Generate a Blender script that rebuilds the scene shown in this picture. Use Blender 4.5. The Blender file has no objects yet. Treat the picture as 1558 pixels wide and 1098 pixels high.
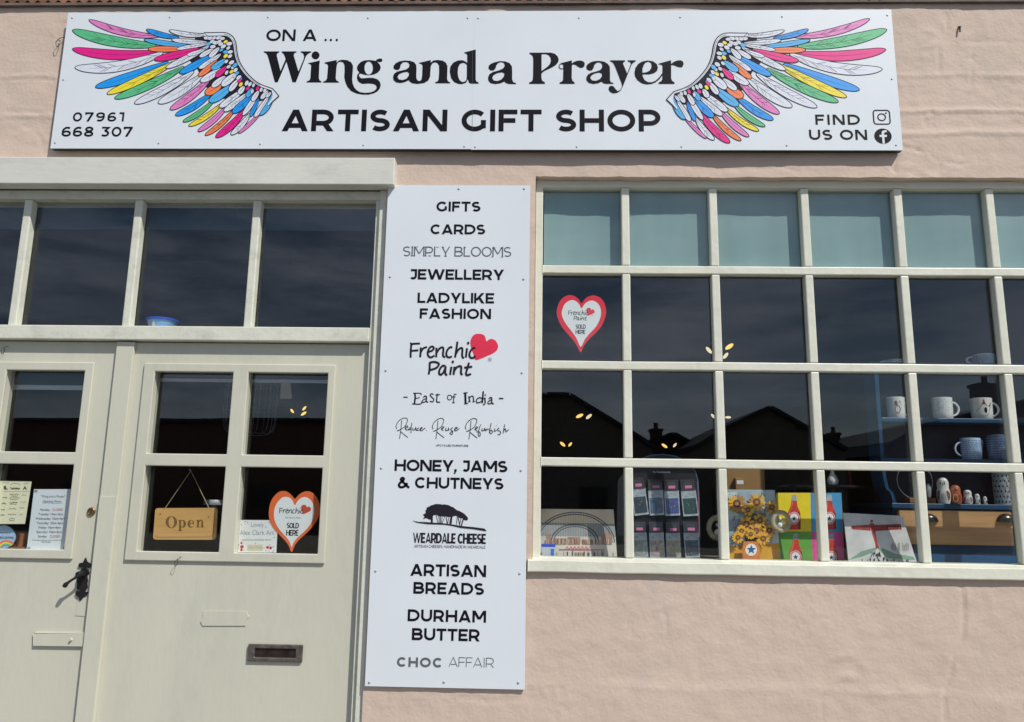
import bpy, math, random
from mathutils import Vector, Matrix, noise
from mathutils.geometry import tessellate_polygon
S = bpy.context.scene
COL = S.collection
rnd = random.Random(7)
R = math.radians

# ------------------------------------------------------------------ camera
CAM = Vector((0, -2.4, 1.55)); FPX = 1150.0; CX, CY = 779.0, 549.0
pit, yaw, rol = R(10.3295), R(1.6749), R(0.8576)
FW = Vector((-math.sin(yaw)*math.cos(pit), math.cos(yaw)*math.cos(pit), math.sin(pit)))
r0 = Vector((math.cos(yaw), math.sin(yaw), 0)); u0 = r0.cross(FW)
RT = math.cos(rol)*r0 + math.sin(rol)*u0; UP = -math.sin(rol)*r0 + math.cos(rol)*u0
cam = bpy.data.cameras.new('camera'); cam.sensor_width = 36; cam.lens = 36*FPX/1558; cam.clip_end = 2000; cam.clip_start = .02
co = bpy.data.objects.new('camera', cam); COL.objects.link(co)
m = Matrix((RT, UP, -FW)).transposed().to_4x4(); m.translation = CAM; co.matrix_world = m
S.camera = co
# ------------------------------------------------------------------ light
SUN_EL, SUN_AZ = R(49), R(44)            # height, and angle to the right of the wall's normal
sd = Vector((math.sin(SUN_AZ)*math.cos(SUN_EL), -math.cos(SUN_AZ)*math.cos(SUN_EL), math.sin(SUN_EL)))
sl = bpy.data.lights.new('sun', 'SUN'); sl.energy = 4.28; sl.angle = R(.53); sl.color = (1, .96, .895)
so = bpy.data.objects.new('sun', sl); COL.objects.link(so); so.rotation_euler = sd.to_track_quat('Z', 'Y').to_euler(); so.location = (3, -6, 8)
w = bpy.data.worlds.new('World'); S.world = w; w.use_nodes = True
nt = w.node_tree; nt.nodes.clear()
def N(t, ty, **k):
    n = t.nodes.new(ty)
    for a, b in k.items():
        if a.startswith('i_'): n.inputs[a[2:].replace('_', ' ')].default_value = b
        else: setattr(n, a, b)
    return n
sky = N(nt, 'ShaderNodeTexSky', sky_type='NISHITA', sun_disc=False, sun_elevation=SUN_EL, sun_rotation=math.pi - SUN_AZ, dust_density=.5, ozone_density=3.0)
tc = N(nt, 'ShaderNodeTexCoord'); mp = N(nt, 'ShaderNodeMapping'); mp.inputs['Scale'].default_value = (1, 1, 4.5)
nz = N(nt, 'ShaderNodeTexNoise', i_Scale=3.2, i_Detail=9.0, i_Roughness=.62)
rp = N(nt, 'ShaderNodeValToRGB'); rp.color_ramp.elements[0].position = .38; rp.color_ramp.elements[1].position = .66
mu = N(nt, 'ShaderNodeMath', operation='MULTIPLY'); mu.inputs[1].default_value = .8
mx = N(nt, 'ShaderNodeMixRGB'); mx.inputs[2].default_value = (11.2, 12.2, 14.8, 1)
bg = N(nt, 'ShaderNodeBackground'); bg.inputs[1].default_value = .07; ou = N(nt, 'ShaderNodeOutputWorld')
L = nt.links.new
L(tc.outputs['Generated'], mp.inputs[0]); L(mp.outputs[0], nz.inputs['Vector']); L(nz.outputs[0], rp.inputs[0]); L(rp.outputs[0], mu.inputs[0])
L(mu.outputs[0], mx.inputs[0]); L(sky.outputs[0], mx.inputs[1]); L(mx.outputs[0], bg.inputs[0]); L(bg.outputs[0], ou.inputs[0])
S.view_settings.view_transform = 'Standard'; S.view_settings.look = 'None'; S.view_settings.exposure = 0; S.view_settings.gamma = 1
S.cycles.transparent_max_bounces = 24; S.cycles.max_bounces = 8

# ------------------------------------------------------------------ helpers
def Wp(px, py, y):
    d = FW*FPX + RT*(px-CX) - UP*(py-CY)
    return CAM + d*((y-CAM.y)/d.y)
def X(y, *pts): return sum(Wp(a, b, y).x for a, b in pts)/len(pts)
def Z(y, *pts): return sum(Wp(a, b, y).z for a, b in pts)/len(pts)
def lin(c): return tuple((v/255/12.92 if v <= 10 else ((v/255+.055)/1.055)**2.4) for v in c)
def C(r, g, b, k=.87): return tuple(min(.86, v/k) for v in lin((r, g, b)))
MATS = {}
def mat(name, col, rough=.6, var=.08, scale=6, bump=0, bscale=40, metal=0, coat=0, emit=0, stretch=(1, 1, 1), spec=.5, dirt=None):
    if name in MATS: return MATS[name]
    m = bpy.data.materials.new(name); m.use_nodes = True; t = m.node_tree; p = t.nodes['Principled BSDF']
    L = t.links.new
    tc = N(t, 'ShaderNodeTexCoord'); mp = N(t, 'ShaderNodeMapping'); mp.inputs['Scale'].default_value = stretch; L(tc.outputs['Object'], mp.inputs[0])
    nz = N(t, 'ShaderNodeTexNoise', i_Scale=scale, i_Detail=6.0); L(mp.outputs[0], nz.inputs['Vector'])
    rp = N(t, 'ShaderNodeValToRGB'); L(nz.outputs[0], rp.inputs[0])
    a, b = rp.color_ramp.elements; a.position = .3; b.position = .7
    a.color = (*[v*(1-var) for v in col], 1); b.color = (*[min(1, v*(1+var)) for v in col], 1)
    out = rp.outputs[0]
    if dirt:                                        # dirt = (colour, amount, scale)
        n2 = N(t, 'ShaderNodeTexNoise', i_Scale=dirt[2], i_Detail=9.0, i_Roughness=.75); L(mp.outputs[0], n2.inputs['Vector'])
        r2 = N(t, 'ShaderNodeValToRGB'); L(n2.outputs[0], r2.inputs[0]); r2.color_ramp.elements[0].position = .5; r2.color_ramp.elements[1].position = .72
        mm = N(t, 'ShaderNodeMath', operation='MULTIPLY'); mm.inputs[1].default_value = dirt[1]; L(r2.outputs[0], mm.inputs[0])
        mi = N(t, 'ShaderNodeMixRGB'); L(mm.outputs[0], mi.inputs[0]); L(out, mi.inputs[1]); mi.inputs[2].default_value = (*dirt[0], 1); out = mi.outputs[0]
    L(out, p.inputs['Base Color'])
    p.inputs['Roughness'].default_value = rough; p.inputs['Metallic'].default_value = metal; p.inputs['Coat Weight'].default_value = coat
    p.inputs['Specular IOR Level'].default_value = spec
    if emit: L(out, p.inputs['Emission Color']); p.inputs['Emission Strength'].default_value = emit
    if bump:
        n3 = N(t, 'ShaderNodeTexNoise', i_Scale=bscale, i_Detail=5.0); L(mp.outputs[0], n3.inputs['Vector'])
        bm = N(t, 'ShaderNodeBump'); bm.inputs['Strength'].default_value = min(1, bump); bm.inputs['Distance'].default_value = .004; L(n3.outputs[0], bm.inputs['Height']); L(bm.outputs[0], p.inputs['Normal'])
    MATS[name] = m; return m
def glass(name, tint=(.93, .95, .94), wav=.02):
    m = bpy.data.materials.new(name); m.use_nodes = True; t = m.node_tree; t.nodes.clear(); L = t.links.new
    o = N(t, 'ShaderNodeOutputMaterial'); mi = N(t, 'ShaderNodeMixShader'); tr = N(t, 'ShaderNodeBsdfTransparent'); gl = N(t, 'ShaderNodeBsdfGlossy'); fr = N(t, 'ShaderNodeFresnel')
    tr.inputs[0].default_value = (*tint, 1); gl.inputs['Roughness'].default_value = 0.0; geo = N(t, 'ShaderNodeNewGeometry'); ior = N(t, 'ShaderNodeMath', operation='MULTIPLY_ADD')      # same reflection from either side of the sheet
    ior.inputs[1].default_value = 1/1.62-1.62; ior.inputs[2].default_value = 1.62; L(geo.outputs['Backfacing'], ior.inputs[0]); L(ior.outputs[0], fr.inputs[0])
    tc = N(t, 'ShaderNodeTexCoord'); nz = N(t, 'ShaderNodeTexNoise', i_Scale=2.2, i_Detail=1.0); bm = N(t, 'ShaderNodeBump'); bm.inputs['Strength'].default_value = wav; bm.inputs['Distance'].default_value = .01
    L(tc.outputs['Object'], nz.inputs['Vector']); L(nz.outputs[0], bm.inputs['Height']); L(bm.outputs[0], gl.inputs['Normal'])
    L(fr.outputs[0], mi.inputs[0]); L(tr.outputs[0], mi.inputs[1]); L(gl.outputs[0], mi.inputs[2]); L(mi.outputs[0], o.inputs[0])
    MATS[name] = m; return m
WL = {}
def thing(name, label, cat, loc, group=None):
    o = bpy.data.objects.new(name, None); o.empty_display_size = .05; COL.objects.link(o); o.location = loc
    o['label'] = label; o['category'] = cat
    if group: o['group'] = group
    WL[o] = Vector(loc); return o
def arc(cx, cy, rx, ry, a0, a1, n=16):
    return [(cx+rx*math.cos(R(a0+(a1-a0)*i/n)), cy+ry*math.sin(R(a0+(a1-a0)*i/n))) for i in range(n+1)]
def ell(cx, cy, rx, ry, n=24, rot=0):
    c, s = math.cos(R(rot)), math.sin(R(rot)); o = []
    for i in range(n):
        a = 2*math.pi*i/n; x, y = rx*math.cos(a), ry*math.sin(a); o.append((cx+x*c-y*s, cy+x*s+y*c))
    return o
def smooth(pts, n=4, closed=False):
    P = [Vector(p) for p in pts]; o = []
    k = len(P); rng = range(k) if closed else range(k-1)
    for i in rng:
        if closed: a, b, c, d = P[i-1], P[i], P[(i+1) % k], P[(i+2) % k]
        else: a, b, c, d = P[max(i-1, 0)], P[i], P[i+1], P[min(i+2, k-1)]
        for j in range(n):
            t = j/n; o.append(tuple(.5*((2*b)+(c-a)*t+(2*a-5*b+4*c-d)*t*t+(3*b-a-3*c+d)*t**3)))
    if not closed: o.append(tuple(P[-1]))
    return o
class MB:
    """collects geometry in world coordinates; build() links it as one mesh object"""
    def __init__(s, mapf=None, step=.00004):
        s.v = []; s.f = []; s.mi = []; s.mats = []; s.map = mapf; s.lev = 0.; s.step = step; s.sm = False; s.tf = None; s.cut = None
    def mid(s, m):
        if m not in s.mats: s.mats.append(m)
        return s.mats.index(m)
    def add(s, vs, fs, m):
        o = len(s.v); k = s.mid(m); s.v += [Vector(v) for v in vs]
        for f in fs: s.f.append([o+i for i in f]); s.mi.append(k)
    def box(s, x0, x1, y0, y1, z0, z1, m):
        vs = [(x, y, z) for x in (x0, x1) for y in (y0, y1) for z in (z0, z1)]
        s.add(vs, [(0, 1, 3, 2), (4, 6, 7, 5), (0, 4, 5, 1), (2, 3, 7, 6), (0, 2, 6, 4), (1, 5, 7, 3)], m)
    def obox(s, o, u, v, n, m):
        o, u, v, n = map(Vector, (o, u, v, n)); vs = [o+u*a+v*b+n*c for a in (0, 1) for b in (0, 1) for c in (0, 1)]
        s.add(vs, [(0, 1, 3, 2), (4, 6, 7, 5), (0, 4, 5, 1), (2, 3, 7, 6), (0, 2, 6, 4), (1, 5, 7, 3)], m)
    def grid(s, xs, zs, holes, y0, y1, m):
        idx = {}; vs = []; fs = []
        def g(i, j, k):
            if (i, j, k) not in idx: idx[i, j, k] = len(vs); vs.append((xs[i], y1 if k else y0, zs[j]))
            return idx[i, j, k]
        nx, nz_ = len(xs)-1, len(zs)-1
        sol = lambda i, j: 0 <= i < nx and 0 <= j < nz_ and (i, j) not in holes
        for i in range(nx):
            for j in range(nz_):
                if not sol(i, j): continue
                fs.append((g(i, j, 0), g(i+1, j, 0), g(i+1, j+1, 0), g(i, j+1, 0)))
                fs.append((g(i, j, 1), g(i, j+1, 1), g(i+1, j+1, 1), g(i+1, j, 1)))
                if not sol(i-1, j): fs.append((g(i, j, 0), g(i, j+1, 0), g(i, j+1, 1), g(i, j, 1)))
                if not sol(i+1, j): fs.append((g(i+1, j, 0), g(i+1, j, 1), g(i+1, j+1, 1), g(i+1, j+1, 0)))
                if not sol(i, j-1): fs.append((g(i, j, 0), g(i, j, 1), g(i+1, j, 1), g(i+1, j, 0)))
                if not sol(i, j+1): fs.append((g(i, j+1, 0), g(i+1, j+1, 0), g(i+1, j+1, 1), g(i, j+1, 1)))
        s.add(vs, fs, m)
    def prism(s, pts, y0, y1, m, holes=()):          # outline in x,z pushed from y0 (front) to y1
        loops = [pts]+list(holes)
        tri = tessellate_polygon([[Vector((x, z, 0)) for x, z in lp] for lp in loops])
        fl = [p for lp in loops for p in lp]; n = len(fl)
        vs = [(x, y0, z) for x, z in fl]+[(x, y1, z) for x, z in fl]
        fs = [tuple(t) for t in tri]+[tuple(i+n for i in reversed(t)) for t in tri]; o = 0
        for lp in loops:
            k = len(lp)
            for i in range(k): a, b = o+i, o+(i+1) % k; fs.append((a, b, b+n, a+n))
            o += k
        s.add(vs, fs, m)
    def tube(s, pts, rad, m, n=8, closed=False):
        P = [Vector(p) for p in pts]; k = len(P); rs = rad if isinstance(rad, (list, tuple)) else [rad]*k; vs = []; fs = []
        pu = None
        for i, p in enumerate(P):
            a = P[(i-1) % k] if closed or i else p; b = P[(i+1) % k] if closed or i < k-1 else p
            t = (b-a).normalized()
            if pu is None: pu = t.orthogonal().normalized()
            pu = (pu - t*pu.dot(t)).normalized(); q = t.cross(pu)
            for j in range(n): an = 2*math.pi*j/n; vs.append(p+(pu*math.cos(an)+q*math.sin(an))*rs[i])
        for i in range(k if closed else k-1):
            for j in range(n): a = i*n+j; b = i*n+(j+1) % n; c = ((i+1) % k)*n; fs.append((a, b, c+(j+1) % n, c+j))
        if not closed: fs.append(tuple(range(n-1, -1, -1))); fs.append(tuple(range((k-1)*n, k*n)))
        s.add(vs, fs, m); s.sm = True
    def lathe(s, c, prof, m, n=32):                  # prof: (radius, height)
        vs = []; fs = []
        for r, h in prof:
            for j in range(n): a = 2*math.pi*j/n; vs.append((c[0]+r*math.cos(a), c[1]+r*math.sin(a), c[2]+h))
        for i in range(len(prof)-1):
            for j in range(n): fs.append((i*n+j, i*n+(j+1) % n, (i+1)*n+(j+1) % n, (i+1)*n+j))
        s.add(vs, fs, m); s.sm = True
    # ---- flat drawing through s.map(u, v, level)
    def P(s, p):
        if s.tf: p = s.tf(p)
        return s.map(p[0], p[1], s.lev)
    def poly(s, pts, m, holes=()):
        loops = [list(pts)]+[list(h) for h in holes]
        tri = tessellate_polygon([[Vector((x, z, 0)) for x, z in lp] for lp in loops])
        fl = [p for lp in loops for p in lp]
        s.add([s.P(p) for p in fl], [tuple(t) for t in tri], m); s.lev += s.step
    def stroke(s, pts, wd, m, closed=False):
        P = [Vector((p[0], p[1])) for p in pts]; k = len(P); ws = wd if isinstance(wd, (list, tuple)) else [wd]*k; vs = []; fs = []
        for i, p in enumerate(P):
            d0 = (p-P[i-1]) if (i or closed) else None; d1 = (P[(i+1) % k]-p) if (i < k-1 or closed) else None
            d0 = d0.normalized() if d0 is not None and d0.length else None; d1 = d1.normalized() if d1 is not None and d1.length else None
            if d0 is None: d0 = d1
            if d1 is None: d1 = d0
            t = d0+d1
            if t.length < .1: t = d1
            t.normalize(); nn = Vector((-t.y, t.x)); q = max(.45, abs(nn.dot(Vector((-d1.y, d1.x)))))
            h = ws[i]/2/q; vs += [p+nn*h, p-nn*h]
        for i in range(k if closed else k-1): a = 2*i; b = 2*((i+1) % k); fs.append((a, a+1, b+1, b))
        s.add([s.P(p) for p in vs], fs, m); s.lev += s.step
    def build(s, name, parent=None, bevel=0, smooth=None, origin=None):
        me = bpy.data.meshes.new(name); o = bpy.data.objects.new(name, me); COL.objects.link(o)
        if parent is not None: off = WL[parent]; o.parent = parent
        else:
            if origin is None:
                xs = [v.x for v in s.v]; ys = [v.y for v in s.v]; zs = [v.z for v in s.v]
                origin = Vector(((min(xs)+max(xs))/2, (min(ys)+max(ys))/2, min(zs)))
            off = Vector(origin); o.location = off
        WL[o] = off
        me.from_pydata([v-off for v in s.v], [], s.f)
        for m in s.mats: me.materials.append(m)
        me.polygons.foreach_set('material_index', s.mi); me.update()
        if smooth or (smooth is None and s.sm):
            me.polygons.foreach_set('use_smooth', [True]*len(me.polygons))
            md = o.modifiers.new('edges', 'EDGE_SPLIT'); md.split_angle = R(50)
        if bevel:
            md = o.modifiers.new('bevel', 'BEVEL'); md.width = bevel; md.segments = 2; md.limit_method = 'ANGLE'; md.angle_limit = R(35)
        return o
def tag(o, label, cat, group=None, kind=None):
    if kind: o['kind'] = kind
    if label: o['label'] = label
    if cat: o['category'] = cat
    if group: o['group'] = group
    return o
def wallmap(y): return lambda u, v, l: Vector((u, y-l, v))
def pxtf(y, ox=0, oy=0, k=1.):                      # traced outline (enlarged crop) -> x,z on the plane y
    def f(p): q = Wp(ox+p[0]/k, oy+p[1]/k, y); return (q.x, q.z)
    return f

# ------------------------------------------------------------------ lettering: one stroke alphabet
GW = dict(A=1.08, B=.96, C=1.0, D=1.05, E=.80, F=.77, G=1.04, H=1.0, I=.22, J=.70, K=1.0, L=.74, M=1.2, N=1.02, O=1.14, P=.92, R=.95, S=.84, T=.86, U=.97, V=1.06, W=1.62, X=1.0, Y=1.0, Z=.86)
GW.update({'0': .9, '1': .48, '3': .82, '6': .86, '7': .82, '8': .86, '9': .86, '&': 1.08, ',': .22, '.': .22, '-': .4, ' ': .32, "'": .2})
def glyph(c, w):
    W = GW[c]; h = w/2; wx = w*1.12; r = (1-w)/4; S_ = lambda *p: ('S', list(p)); D = lambda *a: ('D', a)
    if c == 'A': return [D(wx/2, 0, W/2, 1, wx), D(W-wx/2, 0, W/2, 1, wx), S_((.24*W, .26), (.76*W, .26))]
    if c == 'B': return [S_((h, 0), (h, 1)), ('S', [(w, 1-h), (W*.55, 1-h)]+arc(W*.55, .75-h/2+.01, W*.38-h, .25-h/2-.01, 90, -90, 10)+[(w, .52)]), ('S', [(w, .5), (W*.6, .5)]+arc(W*.6, .25+h/2, W*.4-h, .25-h/2, 90, -90, 10)+[(w, h)])]
    if c == 'C': return [('S', arc(W*.52, .5, W*.52-h, .5-h, 43, 317, 24))]
    if c == 'D': return [S_((h, 0), (h, 1)), ('S', [(w, 1-h), (W*.42, 1-h)]+arc(W*.42, .5, W*.58-h, .5-h, 90, -90, 18)+[(w, h)])]
    if c in 'EF':
        o = [S_((h, 0), (h, 1)), S_((w, 1-h), (W, 1-h)), S_((w, .5), (W*.9, .5))]
        return o+([S_((w, h), (W, h))] if c == 'E' else [])
    if c == 'G': return [('S', arc(W*.52, .5, W*.52-h, .5-h, 43, 322, 24)), S_((W-h-.03, .14), (W-h-.03, .52))]
    if c == 'H': return [S_((h, 0), (h, 1)), S_((W-h, 0), (W-h, 1)), S_((w, .5), (W-w, .5))]
    if c == 'I': return [S_((W/2, 0), (W/2, 1))]
    if c == 'J': return [('S', [(.12, 1-h), (W-h, 1-h), (W-h, .36)]+arc(W-h-.24, .34, .24, .34-h, 0, -140, 12)[1:])]
    if c == 'K': return [S_((h, 0), (h, 1)), D(W-wx*.75, 1, w*.9, .28, wx*1.25), D(W-wx*.62, 0, W*.46, .58, wx*1.2)]
    if c == 'L': return [S_((h, 0), (h, 1)), S_((w, h), (W, h))]
    if c == 'M': return [S_((h, 0), (h, 1)), S_((W-h, 0), (W-h, 1)), D(h+.02, 1, W/2, .26, wx*1.1), D(W-h-.02, 1, W/2, .26, wx*1.1)]
    if c == 'N': return [S_((h, 0), (h, 1)), S_((W-h, 0), (W-h, 1)), D(h+.03, 1, W-h-.03, 0, w*1.25)]
    if c in 'O0': return [('C', ell(W/2, .5, W/2-h, .5-h, 40))]
    if c in 'PR':
        b = .37; o = [S_((h, 0), (h, 1)), ('S', [(w, 1-h), (W*.5, 1-h)]+arc(W*.5, (1-h+b)/2, W*.47-h, (1-h-b)/2, 90, -90, 14)+[(w, b)])]
        return o+([D(W*.58, b, W-wx*.6, 0, wx*1.12)] if c == 'R' else [])
    if c == 'S': return [('S', arc(W/2, .5+r, W/2-h-.01, r, 38, 262, 14)+arc(W/2, .5-r, W/2-h, r, 82, -142, 14))]
    if c == 'T': return [S_((0, 1-h), (W, 1-h)), S_((W/2, 0), (W/2, 1-w))]
    if c == 'U': return [('S', [(h, 1), (h, .42)]+arc(W/2, .42, W/2-h, .42-h, 180, 360, 18)+[(W-h, 1)])]
    if c == 'V': return [D(wx/2, 1, W/2, 0, wx), D(W-wx/2, 1, W/2, 0, wx)]
    if c == 'W': return [D(wx/2, 1, W*.28, 0, wx), D(W*.5, 1, W*.28, 0, wx), D(W*.5, 1, W*.72, 0, wx), D(W-wx/2, 1, W*.72, 0, wx)]
    if c == 'X': return [D(wx*.6, 0, W-wx*.6, 1, wx*1.2), D(wx*.6, 1, W-wx*.6, 0, wx*1.2)]
    if c == 'Y': return [D(wx*.55, 1, W/2, .34, wx*1.1), D(W-wx*.55, 1, W/2, .34, wx*1.1), S_((W/2, 0), (W/2, .42))]
    if c == 'Z': return [S_((0, 1-h), (W, 1-h)), S_((0, h), (W, h)), D(wx*.7, w*.9, W-wx*.7, 1-w*.9, wx*1.3)]
    if c == '1': return [S_((0, 1-h), (W-w, 1-h)), S_((W-h, 0), (W-h, 1))]
    if c == '3': return [('S', [(.08, 1-h), (W*.85, 1-h), (W*.42, .58)]), ('S', arc(W*.46, .5-r+.03, W*.5-h, r+.03, 95, -140, 14))]
    if c == '7': return [S_((0, 1-h), (W, 1-h)), D(W-wx*.6, 1-w*.9, W*.38, 0, wx*1.1), S_((h, 1), (h, .75))]
    if c == '6': return [('C', ell(W/2, .31, W/2-h, .31-h, 24)), ('S', arc(W*.56, .5, W*.56-h, .5-h, 55, 190, 12))]
    if c == '9': return [('C', ell(W/2, .69, W/2-h, .31-h, 24)), ('S', arc(W*.44, .5, W*.56-h, .5-h, 235, 370, 12))]
    if c == '8': return [('C', ell(W/2, .74, W*.44-h, .26-h*.8, 20)), ('C', ell(W/2, .27, W*.5-h, .27-h*.9, 20))]
    if c == '&': return [('S', smooth([(W-.04, .02), (.34, .66), (.28, .82), (.40, .93-h*.2), (.53, .84), (.48, .68), (.2, .45), (.1, .25), (.22, .09), (.45, .08), (.68, .2), (.86, .46)], 4))]
    if c in ',.': return [S_((W/2, 0), (W/2, w))]+([D(W/2, 0, W/2-.1, -.2, w*.7)] if c == ',' else [])
    if c == "'": return [S_((W/2, .7), (W/2, 1))]
    if c == '-': return [S_((0, .42), (W, .42))]
    return []
def text(mb, s, x0, x1, z0, z1, m, w=.21):           # exact extents: left, right, baseline, cap height; a blank starts the next word
    hgt = z1-z0; k = len(s); nat = sum(GW[c] for c in s); gaps = k-1
    sp = ((x1-x0)/hgt-nat)/max(gaps, 1); sx = 1
    if sp > .13: sx = min(1.05, (x1-x0)/hgt/(nat+.13*gaps)); sp = ((x1-x0)/hgt/sx-nat)/max(gaps, 1)
    if sp < .06: sx = (x1-x0)/hgt/(nat+.1*gaps); sp = .1
    x = 0; base = mb.lev
    for c in s:
        mb.lev = base
        for g in glyph(c, w):
            T = lambda p: (x0+(x+p[0])*sx*hgt, z0+p[1]*hgt)
            if g[0] == 'D':
                a, b, c2, d, wx = g[1]; mb.poly([T((a-wx/2, b)), T((a+wx/2, b)), T((c2+wx/2, d)), T((c2-wx/2, d))], m)
            else: mb.stroke([T(p) for p in g[1]], w*hgt, m, closed=g[0] == 'C')
        if c == ' ' and mb.cut: mb.cut()
        x += GW[c]+sp
    mb.lev = base+mb.step*5
def ptext(mb, s, y, xl, xr, zt, zb, m, w=.21):       # extents read off the photograph
    mx_ = (xl+xr)/2
    text(mb, s, Wp(xl, zb, y).x, Wp(xr, zb, y).x, Wp(mx_, zb, y).z, Wp(mx_, zt, y).z, m, w)
def font(mb, s, x, z, size, m, align='CENTER', shear=0, sx=1):
    cu = bpy.data.curves.new('t', 'FONT'); cu.body = s; cu.size = size; cu.align_x = align; cu.shear = shear; cu.resolution_u = 3
    ob = bpy.data.objects.new('t', cu); COL.objects.link(ob); dg = bpy.context.evaluated_depsgraph_get()
    me = bpy.data.meshes.new_from_object(ob.evaluated_get(dg))
    mb.add([mb.P((x+v.co.x*sx, z+v.co.y)) for v in me.vertices], [tuple(p.vertices) for p in me.polygons], m); mb.lev += mb.step*3
    bpy.data.objects.remove(ob); bpy.data.curves.remove(cu); bpy.data.meshes.remove(me)

# ------------------------------------------------------------------ materials
M_wall = mat('pink_render', C(189, 170, 155), .85, .06, .9, .34, 85, dirt=((.42, .375, .335), .45, 1.7))
M_frame = mat('cream_green_paint', C(203, 203, 188), .42, .05, 5, .42, 38, stretch=(1, 1, 1), dirt=((.40, .39, .32), .28, 9))
M_lint = mat('lintel_paint', C(195, 196, 186), .5, .04, 5, .2, 45, dirt=((.36, .36, .32), .4, 8), stretch=(.6, 1, 1.4))
M_jamb = mat('jamb_paint', C(199, 200, 186), .42, .05, 5, .42, 38, dirt=((.34, .33, .27), .5, 13))
M_door = mat('door_paint', C(186, 185, 169), .45, .035, 2.2, .16, 34, stretch=(1.8, 1.8, .6), dirt=((.40, .40, .34), .42, 3.0))
M_sign = mat('white_sign_sheet', C(205, 211, 216), .38, .03, 3)
M_black = mat('black_vinyl', (.009, .008, .013), .5, .1, 20, spec=.12)
M_dark = mat('dark_grey_vinyl', (.022, .018, .027), .5, .1, 20, spec=.12)
M_grey = mat('grey_vinyl', (.12, .13, .15), .5, .05, 20, spec=.15)
M_edge = mat('dark_board_edge', (.03, .028, .027), .5)
M_steel = mat('screw_metal', (.42, .43, .45), .5, .1, 60, metal=.3)
M_iron = mat('black_iron', (.012, .012, .013), .42, .2, 30, .3, 80)
M_brass = mat('old_brass', (.30, .20, .10), .4, .3, 80, metal=.9)
M_bronze = mat('worn_bronze', (.15, .13, .115), .45, .35, 60, .2, 100, metal=.5)
M_hole = mat('dark_gap', (.01, .01, .01), .9)
M_putty = mat('paint_chip', (.30, .29, .24), .8)
G1 = glass('window_glass', (.965, .98, .975), .06); G2 = glass('old_glass', (.95, .97, .975), .08)
WHITE = mat('print_white', C(222, 226, 228), .5, .02)
def ink(name, r, g, b, rough=.5, k=.93): return mat('ink_'+name, C(r, g, b, k), rough, .05, 30)
PINK = ink('pink', 214, 122, 184); GREEN = ink('green', 82, 180, 125); MAG = ink('magenta', 219, 6, 128); BLUE = ink('blue', 8, 145, 228)
LBLUE = ink('light_blue', 72, 168, 224); YEL = ink('yellow', 246, 212, 44); ORG = ink('orange', 240, 122, 68); WHT = ink('feather_white', 208, 213, 224)
RED = ink('red', 214, 40, 70); NAVY = ink('navy', 20, 20, 32)

# ------------------------------------------------------------------ ground, street
g = MB(); g.add([(-300, -300, -.14), (300, -300, -.14), (300, 300, -.14), (-300, 300, -.14)], [(0, 1, 2, 3)], mat('ground_earth', (.16, .15, .12), .95, .2, 2)); tag(g.build('ground', origin=(0, 0, -.14)), None, None, kind='structure')
g = MB(); g.box(-60, 60, -9.5, -2.0, -.2, -.11, mat('asphalt', (.055, .055, .057), .85, .2, 8, .4, 120)); tag(g.build('road'), None, None, kind='structure')
g = MB(); g.box(-60, 60, -1.85, .15, -.2, 0, mat('paving_stone', (.24, .225, .20), .85, .12, 3, .3, 60)); g.box(-60, 60, -2.0, -1.852, -.2, .004, mat('kerb_stone', (.3, .29, .27), .8)); tag(g.build('pavement'), None, None, kind='structure')

# ------------------------------------------------------------------ key lines of the front
yS1, yS2, yD, yWf = .02, .008, .04, .03              # jamb steps, door face, window frame face
zLint0 = Z(-.038, (100, 279), (550, 280.5)); zLint1 = Z(-.038, (100, 238), (590, 240))
xJ1 = X(yS1, (572, 305), (563, 560), (541, 946), (530.6, 1098)); xJ2 = X(yS2, (579, 305), (568.5, 560), (545.5, 946), (535.5, 1098)); xJ3 = xJ2+.028
cols = [X(yWf, *[(a, b) for a, b in c]) for c in (
    [(950.6, 286), (952.6, 412), (954.9, 556), (956.8, 703), (959.3, 848)], [(1084.7, 286), (1088, 412), (1094.5, 557), (1098.9, 705), (1105, 851)],
    [(1224.5, 285), (1231.5, 411), (1239, 558), (1248, 708), (1257, 855)], [(1366.5, 284), (1375.3, 411), (1386.6, 559), (1400.5, 710), (1414.8, 859)],
    [(1506.5, 284), (1519, 411), (1534.8, 560), (1547, 710)])]
step = (cols[4]-cols[0])/4
cols += [cols[4]+step*i for i in (1, 2, 3)]
xW0 = X(yWf, (813, 300), (812, 560), (812, 840)); xW0i = X(yWf, (825.4, 286), (824.4, 551), (823.5, 848)); xW1 = cols[-1]+step; hb = .0135
zT = Z(yWf, (950, 286.3), (1230, 285.5), (1505, 284)); zTop = Z(0, (815, 270), (1180, 268.5), (1500, 266))
b1 = Z(yWf, (950, 412), (1230, 411.5), (1510, 411)); b2 = Z(yWf, (950, 556.7), (1230, 558.5), (1510, 559.7)); b3 = Z(yWf, (950, 703.4), (1240, 708), (1500, 710.5))
zSill = Z(yWf, (950, 848), (1250, 855), (1480, 859.4)); zSillB = zSill-.042
zEave = Z(0, (300, 9), (800, 7), (1400, 5))
xDL = xJ1-1.62                                        # left jamb of the door opening

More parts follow.
